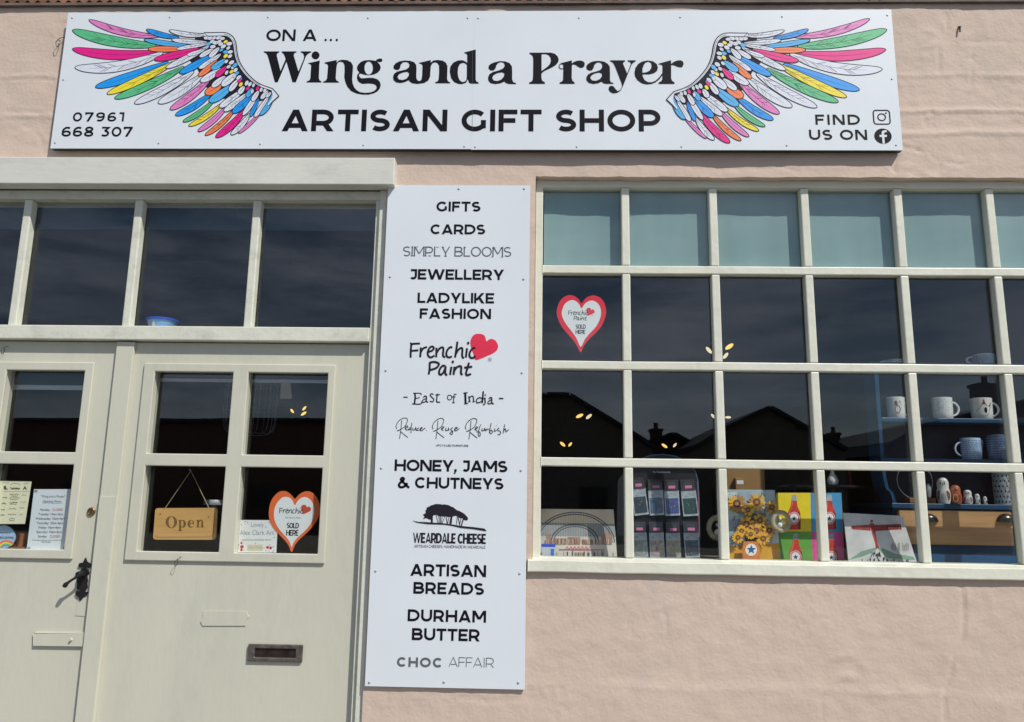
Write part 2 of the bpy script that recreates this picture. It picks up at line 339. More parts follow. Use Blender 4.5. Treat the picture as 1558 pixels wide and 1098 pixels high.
# ------------------------------------------------------------------ the rendered wall with its two openings
def frange(a, b, st): n = max(1, round((b-a)/st)); return [a+(b-a)*i/n for i in range(n)]
xop = sorted([xDL-.03, xJ3-.004, xW0, xW1+.012]); zop = [0, zSillB+.006, zLint0+.012, zTop]
xb = [-3.4]+xop+[4.4]; xs = []
for a, b in zip(xb[:-1], xb[1:]): xs += frange(a, b, .0075)
xs = [x for x in xs if -1.75 < x < 1.75 or any(abs(x-q) < 1e-6 for q in xb) or int(x*1000) % 10 < 3]; xs.append(4.4)
zb = [0, zSillB+.006, zLint0+.012, zTop, zEave+.06]; zb = sorted(zb); zs = []
for a, b in zip(zb[:-1], zb[1:]): zs += frange(a, b, .0075 if b > 1.2 else .06)
zs.append(zb[-1])
def inop(x, z):
    return (xop[0] < x < xop[1] and z < zLint0+.012) or (xop[2] < x < xop[3] and zSillB+.006 < z < zTop)
def edge_line(x, z, zz, amp, ww):                     # a soft ledge where a coat of render ends
    d = z-(zz+.012*noise.noise(Vector((x*3.1, zz, 0)))+.004*noise.noise(Vector((x*17, zz, 3)))); return amp*(math.exp(-(d/ww)**2) if d > 0 else math.exp(-(d/(ww*.35))**2))
zl1 = Z(0, (900, 1043), (1300, 1055)); zl2 = Z(0, (1450, 170)); zl3 = Z(0, (1450, 204)); zl4 = Z(0, (1450, 116))
crack = [(1463, 890), (1467, 925), (1466, 960), (1458, 985), (1449, 1000), (1446, 1030), (1437, 1056), (1438, 1098)]
crk = [pxtf(0)(p) for p in crack]
CR2 = [[pxtf(0)(p) for p in c] for c in ([(1362, 263), (1360, 250), (1366, 238), (1377, 229)], [(1404, 172), (1407, 180), (1411, 192)], [(1395, 228), (1412, 232), (1425, 243), (1445, 246), (1462, 250), (1475, 246)], [(1432, 250), (1428, 262)], [(1372, 222), (1390, 226), (1398, 228)], [(1372, 171), (1392, 172), (1420, 170)], [(1440, 20), (1442, 45)], [(20, 120), (52, 118), (80, 122)], [(10, 168), (60, 172)], [(38, 190), (60, 205), (66, 230)], [(1180, 250), (1196, 255), (1215, 262)], [(700, 1060), (740, 1066), (790, 1064)], [(1010, 930), (1016, 955), (1012, 970)], [(1090, 900), (1094, 922)], [(1250, 1062), (1252, 1098)], [(1428, 70), (1430, 110)], [(1480, 86), (1478, 130)])]
def dist_crack(x, z):
    best = 9
    for (a, b), (c, d) in zip(crk[:-1], crk[1:]):
        if z > b+.05 or z < d-.05: continue
        vx, vz = c-a, d-b; t = max(0, min(1, ((x-a)*vx+(z-b)*vz)/(vx*vx+vz*vz))); best = min(best, math.hypot(x-a-t*vx, z-b-t*vz))
    return best
def relief(x, z):
    p = Vector((x, 0, z)); h = .0035*noise.noise(p*2.3)+.0022*noise.noise(p*7+Vector((5, 2, 1)))+.0012*noise.noise(p*19)+.0007*noise.noise(p*43)
    t = noise.noise(p*3.7+Vector((9, 9, 9)))
    if t > .1: h += .0022*(t-.1)*max(0, noise.noise(Vector((x*26, 0, z*34))))*3
    h += edge_line(x, z, zl1+.0, .0026, .02)*(1 if x > .0 else .6)*(.6+noise.noise(Vector((x*2.5, 8, 0))))
    h += .0024*(1/(1+math.exp(min(40, max(-40, (z-zl1)/.006)))))
    if x > 1.05: h += edge_line(x, z, zl2, .0038, .010)+edge_line(x, z, zl3, .0030, .012)+edge_line(x, z, zl4, .002, .012)
    if x < -1.2: h += edge_line(x, z, zl2-.02, .002, .012)+edge_line(x, z, zl4, .0018, .010)
    for c in CR2:
        if not (c[0][0]-.1 < x < c[-1][0]+.1 or c[-1][0]-.1 < x < c[0][0]+.1): continue
        b = 9
        for (a0, b0), (a1, b1_) in zip(c, c[1:]):
            vx, vz = a1-a0, b1_-b0; t_ = max(0, min(1, ((x-a0)*vx+(z-b0)*vz)/(vx*vx+vz*vz))); b = min(b, math.hypot(x-a0-t_*vx, z-b0-t_*vz)+.003*noise.noise(p*40))
        if b < .04: kk = max(0, .8+noise.noise(p*22)); h -= .0026*kk*math.exp(-(b/.0045)**2); h += .0004*kk*math.exp(-((b-.011)/.007)**2)
    if z > zLint0:                                    # faint courses of the brick beneath
        q = ((z-zLint0)/.078) % 1; q = min(q, 1-q)*.078; wv = max(0, noise.noise(Vector((x*2.2, 4, round((z-zLint0)/.078)))))
        h -= .0030*wv*math.exp(-(q/.006)**2)*(.6+noise.noise(p*15))
    if noise.noise(p*6.5+Vector((3, 1, 7))) > .33: h += .0011*noise.noise(p*60)
    d = dist_crack(x+.006*noise.noise(p*30), z)
    kk = max(0, .7+noise.noise(p*18)); h -= .0034*kk*math.exp(-(d/.005)**2); h += .0006*kk*math.exp(-((d-.014)/.010)**2)
    return h
wm = MB(); idx = {}; fs = []; vs = []
def gv(i, j):
    if (i, j) not in idx:
        x, z = xs[i], zs[j]; idx[i, j] = len(vs)
        y = -relief(x, z)+.002
        if abs(z-zTop) < 1e-6 and x > xop[2]-1e-6: z -= .007*abs(noise.noise(Vector((x*7, 2, 0))))+.003*abs(noise.noise(Vector((x*31, 5, 0))))
        vs.append((x, y, z))
    return idx[i, j]
for i in range(len(xs)-1):
    for j in range(len(zs)-1):
        if inop((xs[i]+xs[i+1])/2, (zs[j]+zs[j+1])/2): continue
        fs.append((gv(i, j), gv(i+1, j), gv(i+1, j+1), gv(i, j+1)))
from collections import Counter
ec = Counter()
for f in fs:
    for a, b in zip(f, f[1:]+f[:1]): ec[tuple(sorted((a, b)))] += 1
bk = {}
for (a, b), n in ec.items():                          # reveals: the border of each opening goes back into the wall
    if n == 1:
        for q in (a, b):
            if q not in bk: bk[q] = len(vs); vs.append((vs[q][0], .14, vs[q][2]))
        fs.append((a, b, bk[b], bk[a]))
wm.add(vs, fs, M_wall)
wall = tag(wm.build('rendered_wall', smooth=True, origin=(0, 0, 0)), 'pale pink rough rendered shop front wall round door and window', 'wall')
def wallspec(px, py): p = Wp(px, py, 0); return Vector((p.x, -relief(p.x, p.z)+.002, p.z))
# ------------------------------------------------------------------ eave over the wall
ev = thing('tiled_roof', 'dark rusty corrugated roof edge running along the top of the wall', 'roof', (0, .1, zEave))
g = MB(); n = 1500; vs = []; fs = []
for i in range(n+1):
    x = -3.4+7.8*i/n; a = .0065*math.sin(2*math.pi*x/.0375)+.003*noise.noise(Vector((x*4, 0, 0)))
    for (y, z) in ((-.011+.003*noise.noise(Vector((x*9, 3, 0))), .011), (.5, .33), (.5, .35), (-.011, .028)): vs.append((x, y, zEave+z+a))
for i in range(n):
    for k in range(4): fs.append((i*4+k, i*4+(k+1) % 4, i*4+4+(k+1) % 4, i*4+4+k))
g.add(vs, fs, mat('rusty_sheet', (.20, .09, .05), .8, .5, 14, .3, 90)); g.build('corrugated_sheet', ev)
g = MB(); g.box(-3.4, 4.4, -.011, .02, zEave-.001, zEave+.0085, mat('eave_timber', (.13, .10, .085), .8, .3, 12)); g.build('eave_board', ev)

# ------------------------------------------------------------------ main fascia sign
yS = -.026
def screw(parent, p, k=1.):
    g = MB(); g.lathe((0, 0, 0), [(.0034*k, 0), (.0031*k, .0010*k), (.0021*k, .0018*k), (.0001, .0020*k)], M_steel, 10)
    g.v = [Vector((p.x+v.x, p.y-v.z, p.z+v.y)) for v in g.v]; g.build('screw', parent)
xa, xb2 = X(yS, (104, 18), (77, 222)), X(yS, (1358, 15.5), (1372, 231)); za, zb2 = Z(yS, (90, 222), (700, 229), (1372, 231)), Z(yS, (104, 17.5), (700, 17), (1358, 15.5)); xm = X(yS, (719, 130))
sg = thing('shop_sign', 'long white fascia sign with two bright feathered wings and the shop name', 'sign', ((xa+xb2)/2, 0, za))
for a, b, z in ((xa, xm-.0001, za+.002), (xm+.0001, xb2, za)):
    g = MB(); g.box(a, b, yS, yS+.002, z, zb2, M_sign); g.box(a+.002, b-.0008 if b > xm+.1 else b, yS+.0021, -.004, z+.0006, zb2-.004, M_edge); g.build('panel', sg)
for px, py in ((110, 27), (258.5, 26), (408, 26), (560, 27), (711.5, 27), (727.5, 27.5), (881, 27), (1035, 26), (1190, 25), (1350, 23), (96.5, 121), (1357, 120), (84, 217), (241.5, 217.5), (396, 219), (553, 220.5), (706.5, 222.5), (723, 223), (877.5, 223), (1037, 223), (1197, 221), (1363.5, 220.5)):
    screw(sg, Wp(px, py, yS))
yI = yS-.0006
def lettering(parent, fn, y=yI):
    g = MB(wallmap(y))                               # each word is a part of its own
    def cut():
        if g.v: g.build('lettering', parent); g.v, g.f, g.mi, g.mats = [], [], [], []
    g.cut = cut; fn(g); cut()
lettering(sg, lambda g: (ptext(g, 'ON A', yI, 404.5, 481.5, 44.5, 62, M_black, .19), g.cut(), [(g.poly(ell(*pxtf(yI)((a, 60.5)), .0044, .0044, 14), M_black), g.cut()) for a in (495.5, 503.5, 512.5)]))
lettering(sg, lambda g: ptext(g, 'ARTISAN GIFT SHOP', yI, 428.5, 1006.5, 166.5, 199.5, M_black, .215))
lettering(sg, lambda g: ptext(g, '07961', yI, 110, 188, 170.5, 184.5, M_black, .19))
lettering(sg, lambda g: ptext(g, '668 307', yI, 93, 200.5, 192.5, 207.5, M_black, .19))
lettering(sg, lambda g: ptext(g, 'FIND', yI, 1241, 1309, 174, 189.5, M_black, .20))
lettering(sg, lambda g: ptext(g, 'US ON', yI, 1231.5, 1320, 197, 212.5, M_black, .20))
# the display serif line, letter by letter
CR = {1: (395, 65, 7.79), 2: (590, 65, 7.79), 3: (795, 65, 11.985), 4: (920, 65, 11.985)}
SER = [(1, [(50,100),(233,100),(233,111),(212,121),(203,140),(205,160),(248,333),(308,192),(298,160),(285,132),(262,112),(262,100),(438,100),(438,110),(414,121),(405,142),(406,155),(460,338),(523,190),(527,160),(520,132),(505,118),(485,110),(485,100),(612,100),(612,112),(580,125),(553,150),(430,466),(390,466),(318,222),(215,466),(180,466),(108,195),(95,152),(78,124),(50,112)], []),
 (1, ell(663, 147, 47, 47), []),
 (1, [(575,240),(715,208),(708,260),(702,418),(712,445),(733,457),(733,468),(557,468),(557,457),(590,443),(602,418),(611,268),(600,250),(578,248)], []),
 (1, [(770,232),(915,202),(912,235),(940,207),(985,199),(1040,205),(1085,230),(1107,270),(1104,340),(1097,430),(1103,480),(1120,525),(1150,560),(1190,583),(1250,592),(1320,585),(1360,568),(1383,545),(1388,520),(1375,498),(1345,485),(1290,480),(1220,485),(1185,470),(1162,445),(1153,408),(1160,375),(1182,350),(1168,333),(1155,310),(1155,285),(1170,255),(1200,225),(1245,207),(1300,203),(1350,208),(1372,213),(1400,190),(1440,184),(1458,198),(1450,220),(1425,228),(1388,218),(1405,235),(1428,262),(1436,295),(1425,325),(1395,355),(1350,375),(1300,382),(1250,378),(1215,368),(1190,362),(1178,378),(1182,400),(1205,420),(1240,418),(1300,413),(1350,415),(1395,430),(1425,460),(1436,500),(1425,540),(1395,575),(1350,598),(1290,612),(1220,612),(1150,600),(1085,570),(1040,520),(1015,460),(1003,400),(1008,330),(1006,262),(990,232),(965,222),(935,226),(918,250),(910,300),(902,418),(912,445),(940,460),(940,470),(753,470),(753,460),(785,445),(800,418),(812,272),(800,250),(770,242)], [ell(1293, 298, 50, 78)]),
 (2, [(95,240),(140,218),(200,208),(265,212),(312,228),(337,260),(341,300),(338,400),(343,430),(360,450),(385,450),(402,430),(408,380),(412,268),(400,250),(372,245),(372,236),(510,203),(508,235),(540,208),(590,202),(650,210),(690,235),(708,275),(706,350),(703,430),(715,455),(740,468),(740,478),(563,478),(563,466),(590,455),(603,430),(609,350),(608,270),(590,240),(560,229),(530,240),(510,275),(504,350),(502,400),(480,445),(430,475),(350,486),(290,478),(262,460),(248,442),(200,465),(150,475),(100,468),(68,440),(62,400),(75,365),(110,340),(160,328),(215,315),(248,292),(258,262),(245,235),(215,225),(180,230),(155,255),(145,300),(125,320),(90,318),(68,300),(70,270)], [[(115,400),(135,370),(180,350),(230,342),(252,360),(248,390),(220,425),(175,440),(130,432)]]),
 (2, [(908,112),(1043,78),(1042,435),(1052,458),(1076,468),(1076,482),(985,482),(962,470),(955,445),(945,432),(938,452),(930,470),(880,488),(835,485),(785,462),(750,415),(735,340),(742,280),(775,235),(830,208),(885,205),(925,222),(942,240),(942,142),(930,126),(908,122)], [[(938,262),(918,242),(890,235),(855,250),(835,290),(829,350),(835,400),(850,440),(880,463),(910,460),(934,438),(937,400)]]),
 (2, [(1220,248),(1265,230),(1330,215),(1395,220),(1445,240),(1472,280),(1475,350),(1474,430),(1487,465),(1522,478),(1520,488),(1430,486),(1395,472),(1382,457),(1330,480),(1270,487),(1215,475),(1190,440),(1190,405),(1205,370),(1245,345),(1320,325),(1368,302),(1388,265),(1375,237),(1345,226),(1310,237),(1287,265),(1278,300),(1255,326),(1215,325),(1193,300),(1197,272)], [[(1238,415),(1255,380),(1300,357),(1355,348),(1382,362),(1378,395),(1345,435),(1300,452),(1255,445)]]),
 (3, [(130,178),(520,178),(590,198),(640,245),(660,300),(650,350),(610,400),(540,445),(450,487),(385,520),(345,562),(345,640),(360,690),(408,720),(408,746),(122,746),(122,722),(165,705),(188,670),(194,560),(196,300),(185,240),(162,215),(130,202)], [[(348,204),(430,204),(480,225),(513,275),(518,330),(500,385),(455,435),(400,475),(347,512)]]),
 (3, [(690,372),(900,318),(900,375),(940,345),(1000,325),(1060,322),(1110,337),(1135,372),(1132,415),(1105,448),(1060,456),(1010,432),(970,402),(930,390),(900,405),(897,640),(910,690),(950,722),(950,746),(678,746),(678,722),(720,703),(740,670),(744,480),(742,405),(725,382)], []),
 (3, [(1260,345),(1330,331),(1400,328),(1490,342),(1560,385),(1592,440),(1596,560),(1595,680),(1612,717),(1658,733),(1658,746),(1530,746),(1475,735),(1440,705),(1380,735),(1290,748),(1210,730),(1165,680),(1165,630),(1190,580),(1250,545),(1330,525),(1410,500),(1450,455),(1455,400),(1430,365),(1390,353),(1345,365),(1310,405),(1295,460),(1265,500),(1215,505),(1170,475),(1162,430),(1190,385)], [[(1235,640),(1260,590),(1320,555),(1400,540),(1448,560),(1450,610),(1410,660),(1340,692),(1270,685)]]),
 (4, [(100,318),(372,318),(372,335),(345,350),(335,382),(410,558),(465,420),(480,378),(465,350),(420,335),(420,318),(565,318),(565,335),(530,355),(495,388),(330,800),(290,870),(230,910),(160,920),(100,895),(70,845),(82,800),(120,778),(165,795),(200,845),(240,880),(285,855),(318,795),(310,740),(190,430),(160,372),(135,347),(100,335)], []),
 (4, [(545,540),(560,460),(610,385),(680,340),(780,320),(880,335),(950,385),(972,450),(955,510),(900,550),(820,572),(690,572),(697,620),(730,680),(790,715),(860,718),(930,690),(1000,622),(1052,545),(1052,592),(1000,660),(930,717),(860,746),(770,756),(680,737),(600,680),(555,610)], [[(688,545),(690,470),(715,400),(750,355),(800,340),(845,365),(858,410),(850,460),(815,510),(760,537)]]),
 (4, [(985,378),(1210,316),(1212,385),(1260,345),(1330,320),(1390,318),(1430,345),(1440,390),(1420,435),(1380,446),(1320,430),(1260,405),(1212,400),(1212,640),(1227,690),(1275,722),(1275,746),(985,746),(985,722),(1030,700),(1052,660),(1056,420),(1040,397),(985,390)], [])]
def serif(g):
    for i, (c, o, hs) in enumerate(SER):
        if i in (4, 6, 7): g.cut()
        f = pxtf(yI, *CR[c]); g.poly([f(p) for p in o], M_black, [[f(p) for p in h] for h in hs])
    f = pxtf(yI, *CR[3]); g.stroke([f(p) for p in ell(715, 428, 48, 46)], .0024, M_black, closed=True)
    for a, b in ((76, 127.5), (168, 200)): pa, pb = Wp(719, a, yI), Wp(718.6, b, yI); g.stroke([(pa.x, pa.z), (pb.x, pb.z)], .0008, M_grey)
lettering(sg, serif)
def icons(g):
    f = pxtf(yI); k = .00211
    (x, z) = f((1341.5, 178)); hw, r = .0268, .009
    rr = [p for cx, cz, a in ((1, 1, 0), (-1, 1, 90), (-1, -1, 180), (1, -1, 270)) for p in arc(x+cx*(hw-r), z+cz*(hw*.93-r), r, r, a, a+90, 6)]
    g.stroke(rr, .0042, M_black, closed=True); g.stroke(ell(x, z, .0125, .0122, 24), .004, M_black, closed=True); g.poly(ell(x+.015, z+.0145, .0031, .0031, 12), M_black)
    (x, z) = f((1343.5, 206.8)); g.poly(ell(x, z, .0285, .0272, 40), M_black)
    g.poly([(x+a*.0285, z+b*.0272) for a, b in ((-.12, -.98), (.14, -.98), (.14, -.12), (.42, -.12), (.47, .16), (.14, .16), (.14, .36), (.2, .48), (.34, .52), (.47, .52), (.47, .76), (.22, .78), (.02, .72), (-.1, .58), (-.13, .38), (-.13, .16), (-.4, .16), (-.4, -.12), (-.12, -.12))], M_sign)
g = MB(wallmap(yI)); icons(g); g.build('emblem', sg)
# the wings: every feather is an outline with fill and a shaft, drawn back to front
FE = [((135.7,30.3),(242,55),11,6,PINK,1),((110.6,46),(236,69),16,5,GREEN,1),((110.6,74.5),(244,78),15,7,MAG,0),((114.4,102.7),(247,80),16,9,WHT,1),((145.5,132.2),(255,95),14,2,BLUE,0),((163.2,142.5),(266,94),12,2,YEL,1),((174.8,149.4),(279,102),13,3,GREEN,1),((205,157),(294,109),13,3,WHT,1),((241,156.6),(310,112),14,3,WHT,1),((259,166.4),(320,119),12,3,PINK,1),
 ((267.3,175.1),(322,141),10.5,3,BLUE,1),((278.7,184.9),(326,152),8,3,GREEN,0),((287.5,191.3),(338,157),8,3,YEL,1),((301.4,199.6),(345,162),8.5,2.5,PINK,0),((312.4,205.4),(358,165),8,3,ORG,1),((328.6,208.6),(374,165),11,3,MAG,1),((351.7,204.5),(380,173),9,2,WHT,1),((363.2,202.6),(398,170),5.5,1,PINK,0),
 ((223,45),(272,57),8,2,BLUE,1),((257.7,46.2),(316,53),7.5,3,WHT,1),((219.7,60.3),(290,70),8,1,LBLUE,0),((261.5,60.3),(315,64),7.5,1,WHT,1),((225.6,74.5),(282,74.5),9,0,ORG,0),((269,74.5),(318,66),6.5,0,WHT,1),((235,90.4),(302,74),11,1,MAG,0),((252.6,103.2),(318,70),9.5,1,WHT,1),((273.6,111),(322,84),11,1,BLUE,0),((284.7,83.8),(313,74),6.5,1,WHT,1),((303.6,86.5),(325,74),7.5,0,WHT,0),((318.4,87.2),(334,72),8,0,WHT,0),((302.6,104),(336,82),8.5,1,WHT,1),((301.8,115.5),(330,92),9,1,ORG,0),((305.2,124),(336,104),11,1,WHT,1),((321.4,104.7),(343,90),10,1,LBLUE,0),((328.3,116.8),(345,101),8.5,0,MAG,0),
 ((312.4,142.5),(338,127),13,1,ORG,0),((322.4,132.2),(343,116),9.5,0,WHT,0),((337.3,130.4),(361,111),11.5,0,WHT,0),((318.5,154.8),(353,130),13,1,LBLUE,0),((334,163),(369,137),10.5,1,WHT,1),((341,169),(376,142),9.5,1,WHT,1),((354,171.5),(384,144),11,1,BLUE,1),((349,138.5),(363,121),9,0,WHT,0),((363,143),(372,131),8.5,0,WHT,0),((375,147.5),(385,134),8,0,LBLUE,0),((381,177),(394,150),6.5,0,BLUE,0),((369.4,175.4),(394,138),8.5,1,WHT,0),((383.5,154),(394,138),8,0,WHT,0),((387.3,177.7),(408,147),8.5,1,WHT,0),((397,150.5),(408,138),7,0,WHT,0),((405,148),(413,140),5,0,WHT,0),((396.1,175),(416,141),8,3,LBLUE,0)]
ARM = [(310.3,52.3),(326,52.2),(341,52),(349,54.5),(354.5,60),(357.2,68),(358.3,77),(360,86),(363,95),(368.5,104.5),(375,113),(382.5,120.5),(390,126.5),(398.5,131),(407,134),(414,136.3)]
COV = [(314.5,57.5),(320,58),(326,57.5),(333,57),(338.5,58.5),(317,67),(323,63),(328,65),(333.5,63.5),(336,67),(343.5,63.5),(349,66.5),(324,71),(340,70.5),(347.5,73),(337,76),(343.5,79),(350.5,79),(343.5,85),(350,85.5),(344.5,93.5),(352.5,95),(348,101.5),(354.5,102.5),(358,99),(352.5,109),(345,110.5),(358.5,106.5),(360.5,111.5),(357,115.5),(363.5,118),(366,121.5),(364.5,123),(366.5,128.5),(375.5,126.5),(380.5,128),(377,134.5),(386,129.5),(392,134.5),(397.5,136.5),(403,137.5),(384,139)]
CVC = {10: YEL, 5: LBLUE, 15: LBLUE, 16: LBLUE, 18: YEL, 24: LBLUE, 25: YEL, 31: LBLUE, 32: MAG, 33: YEL, 36: MAG, 38: MAG, 28: LBLUE}
def feather(g, f, tip, base, wd, bend, fill, barbs):
    t, b = Vector(tip), Vector(base); ax = b-t; Ln = ax.length; ax.normalize(); nn = Vector((-ax.y, ax.x))
    if nn.y < 0: nn = -nn
    cen = lambda s: t+ax*Ln*s+nn*bend*4*s*(1-s)
    pr = [(0, .12), (.03, .42), (.09, .68), (.2, .88), (.36, 1), (.55, .96), (.75, .8), (.9, .55), (1, .25)]
    up = [cen(s)+nn*wd/2*q for s, q in pr]; dn = [cen(s)-nn*wd/2*q for s, q in pr]
    o = [tuple(p) for p in up]+[tuple(p) for p in reversed(dn)]
    q = [f(p) for p in smooth(o, 2, True)]; g.poly(q, fill); lw = .0027 if wd > 7 else .0021
    g.stroke(q, lw, M_dark, closed=True)
    g.stroke([f(tuple(cen(s))) for s in (.16, .35, .55, .75, .97)], [.0006, .0011, .0013, .0014, .0015], M_dark)
    if barbs:
        for k in range(int(Ln/5)):
            s = rnd.uniform(.3, .95); sg_ = rnd.choice((-1, 1)); a = cen(s); c = cen(max(0, s-.09))+nn*sg_*wd*.36*(1-.5*max(0, s-.5))
            g.stroke([f(tuple(a)), f(tuple(c))], .0008, M_dark)
def wing(g, f):
    bk = [(300,50),(341,50),(357,66),(362,92),(384,121),(416,138),(405,152),(385,155),(360,150),(330,150),(312,130),(300,104),(285,88),(292,70)]
    g.poly([f(p) for p in bk], M_dark)
    for a in FE: feather(g, f, *a)
    for i, (x, y) in enumerate(COV):
        c = CVC.get(i, WHT); t = y-50; ang = 12+t*.55+rnd.uniform(-15, 15); s = rnd.uniform(.85, 1.15)
        q = [f(p) for p in ell(x, y, 4.1*s, 2.5*s, 14, 180-ang)]; g.poly(q, c); g.stroke(q, .0011, M_dark, closed=True)
        if c is WHT: d = Vector((math.cos(R(180-ang)), math.sin(R(180-ang))))*2.4; g.stroke([f((x-d.x, y-d.y)), f((x+d.x, y+d.y))], .0006, M_dark)
    n = len(ARM); P = [Vector(p) for p in smooth(ARM, 3)]; wv = [5.2-2.0*i/len(P) for i in range(len(P))]; L_, R_ = [], []
    for i, p in enumerate(P):
        d = (P[min(i+1, len(P)-1)]-P[max(i-1, 0)]).normalized(); nn = Vector((-d.y, d.x)); L_.append(tuple(p+nn*wv[i]/2)); R_.append(tuple(p-nn*wv[i]/2))
    tipq = [(419,139.5),(424.4,146.2),(416,153.5),(409,161),(407.5,159),(413,151),(415,144.5)]
    o = [f(p) for p in R_+tipq+L_[::-1]]; g.poly(o, WHT)
    g.stroke([f(p) for p in R_+tipq[:4]], .0036, M_dark); g.stroke([f(p) for p in L_], .0022, M_dark)
    for off in (-.8, .7, 1.5): g.stroke([f((p.x+off*.5, p.y+off*.6)) for p in P[6:-6:2]], .0007, M_dark)
    g.stroke([f((311, 50.3)), f((316, 54.5)), f((310, 55.5))], .002, M_dark)
fl = pxtf(yI)
g = MB(wallmap(yI), .000002); wing(g, fl); g.build('wing_picture', sg)
rnd.seed(7)
la, lb = fl((135.7, 30.3)), fl((424.4, 146.2)); ra, rb_ = fl((1323, 28.8)), fl((1014.1, 151.5)); kx = (rb_[0]-ra[0])/(lb[0]-la[0]); kz = (rb_[1]-ra[1])/(lb[1]-la[1])
def fr_(p): x, z = fl(p); return (ra[0]+(x-la[0])*kx, ra[1]+(z-la[1])*kz)
g = MB(wallmap(yI), .000002); wing(g, fr_); g.build('wing_picture', sg)

# ------------------------------------------------------------------ tall list sign
yL = -.012; yT = yL-.0006
x0, x1 = X(yL, (592, 284), (553, 1045)), X(yL, (807, 279.5), (798, 1048)); z0, z1 = Z(yL, (553, 1045), (797, 1048)), Z(yL, (592, 284), (807, 279.5))
ls = thing('list_sign', 'tall narrow white sign listing gifts, cards and foods between door and window', 'sign', ((x0+x1)/2, 0, z0))
g = MB(); g.box(x0, x1, yL, -.0045, z0, z1, M_sign); g.build('panel', ls, .0006)
for px, py in ((698, 287), (797.5, 287), (593.5, 421), (796.5, 424.5), (587, 563.5), (794, 567), (580, 712), (792.5, 715.5), (571.5, 868.5), (790.5, 872.5), (562, 1038), (675.5, 1037.5), (788.5, 1038.5)): screw(ls, Wp(px, py, yL), 1.15)
for s, a, b, c, d in (('GIFTS', 663.8, 731, 306.4, 321.5), ('CARDS', 654.8, 738.1, 341.1, 356.2), ('JEWELLERY', 622.8, 766.8, 409.5, 425.3), ('LADYLIKE', 635, 751.7, 445.3, 461), ('FASHION', 638.4, 747, 469.2, 484.8), ('HONEY, JAMS', 600, 772, 699.8, 717.3), ('& CHUTNEYS', 605, 766, 726.3, 743.3), ('ARTISAN', 624, 739.5, 858.6, 876.8), ('BREADS', 628.7, 736.3, 886, 904), ('DURHAM', 620, 739.5, 927.8, 946), ('BUTTER', 626.4, 730, 956.2, 974.6)):
    lettering(ls, lambda g: ptext(g, s, yT, a, b, c, d, M_black, .215), yT)
lettering(ls, lambda g: (ptext(g, 'CHOC', yT, 603.6, 673, 1000, 1014.8, M_grey, .24), g.cut(), ptext(g, 'AFFAIR', yT, 682.5, 751.5, 1000, 1014.8, M_grey, .07)), yT)
lettering(ls, lambda g: ptext(g, 'WEARDALE CHEESE', yT, 628.2, 739, 811, 826.6, M_dark, .19), yT)
lettering(ls, lambda g: ptext(g, 'ARTISAN CHEESES. HANDMADE IN WEARDALE', yT, 629.7, 738.6, 829.3, 833.6, M_grey, .13), yT)
lettering(ls, lambda g: ptext(g, 'UPCYCLED FURNITURE', yT, 663, 712.5, 676.2, 679.2, M_grey, .2), yT)
def blooms(g):                                        # light old-style capitals: thin strokes with small serifs
    xl, xr, zt, zb = 613, 777.7, 375, 390; text(g, 'SIMPLY BLOOMS', Wp(xl, zb, yT).x, Wp(xr, zb, yT).x, Wp(695, zb, yT).z, Wp(695, zt, yT).z, M_grey, .115)
    f = pxtf(yT, 600, 365, 8.2)
    for x, y, l in ((225, 84, 34), (222, 195, 36), (283, 84, 26), (385, 84, 30), (250, 195, 26), (383, 195, 30), (443, 88, 30), (440, 196, 36), (538, 88, 30), (610, 88, 30), (640, 200, 36), (772, 92, 28), (880, 92, 32), (1245, 96, 34), (1340, 96, 34), (1222, 208, 26), (1345, 210, 34)):
        g.stroke([f((x-l/2, y)), f((x+l/2, y))], .0017, M_grey)
lettering(ls, blooms, yT)
FREN = [[(320,183),(222,188),(212,195),(205,280),(203,360)],[(212,275),(300,268)],[(330,232),(328,290),(322,355)],[(326,300),(360,245),(408,228)],[(428,288),(470,272),(492,246),(480,222),(450,228),(425,265),(416,310),(432,348),(465,355),(500,332)],[(525,235),(525,300),(522,355)],[(523,310),(560,250),(600,230),(613,255),(608,300),(610,340),(635,355)],[(722,238),(702,228),(665,260),(648,310),(660,348),(690,356),(718,342)],[(788,160),(775,250),(758,358)],[(763,325),(800,260),(838,238),(850,260),(846,320),(853,355),(872,362)],[(907,242),(900,300),(893,358)],[(1008,250),(990,238),(955,270),(936,320),(950,358),(985,362),(1012,337)]]
PAIN = [[(442,425),(440,500),(430,568)],[(435,425),(490,412),(545,425),(555,450),(520,490),(450,512)],[(640,470),(605,460),(570,500),(558,550),(580,572),(615,540),(640,480)],[(641,468),(635,540),(645,570),(662,574)],[(714,472),(703,530),(697,573)],[(752,472),(745,530),(740,573)],[(744,535),(780,480),(825,465),(836,490),(832,550),(852,575)],[(932,422),(910,500),(895,555),(910,578),(957,562)],[(873,484),(972,472)]]
HEART = [(1010,387),(985,310),(958,235),(948,165),(965,108),(1005,68),(1060,62),(1112,74),(1137,110),(1147,155),(1180,133),(1220,126),(1265,150),(1292,200),(1292,240),(1270,277),(1220,312),(1150,342),(1080,372)]
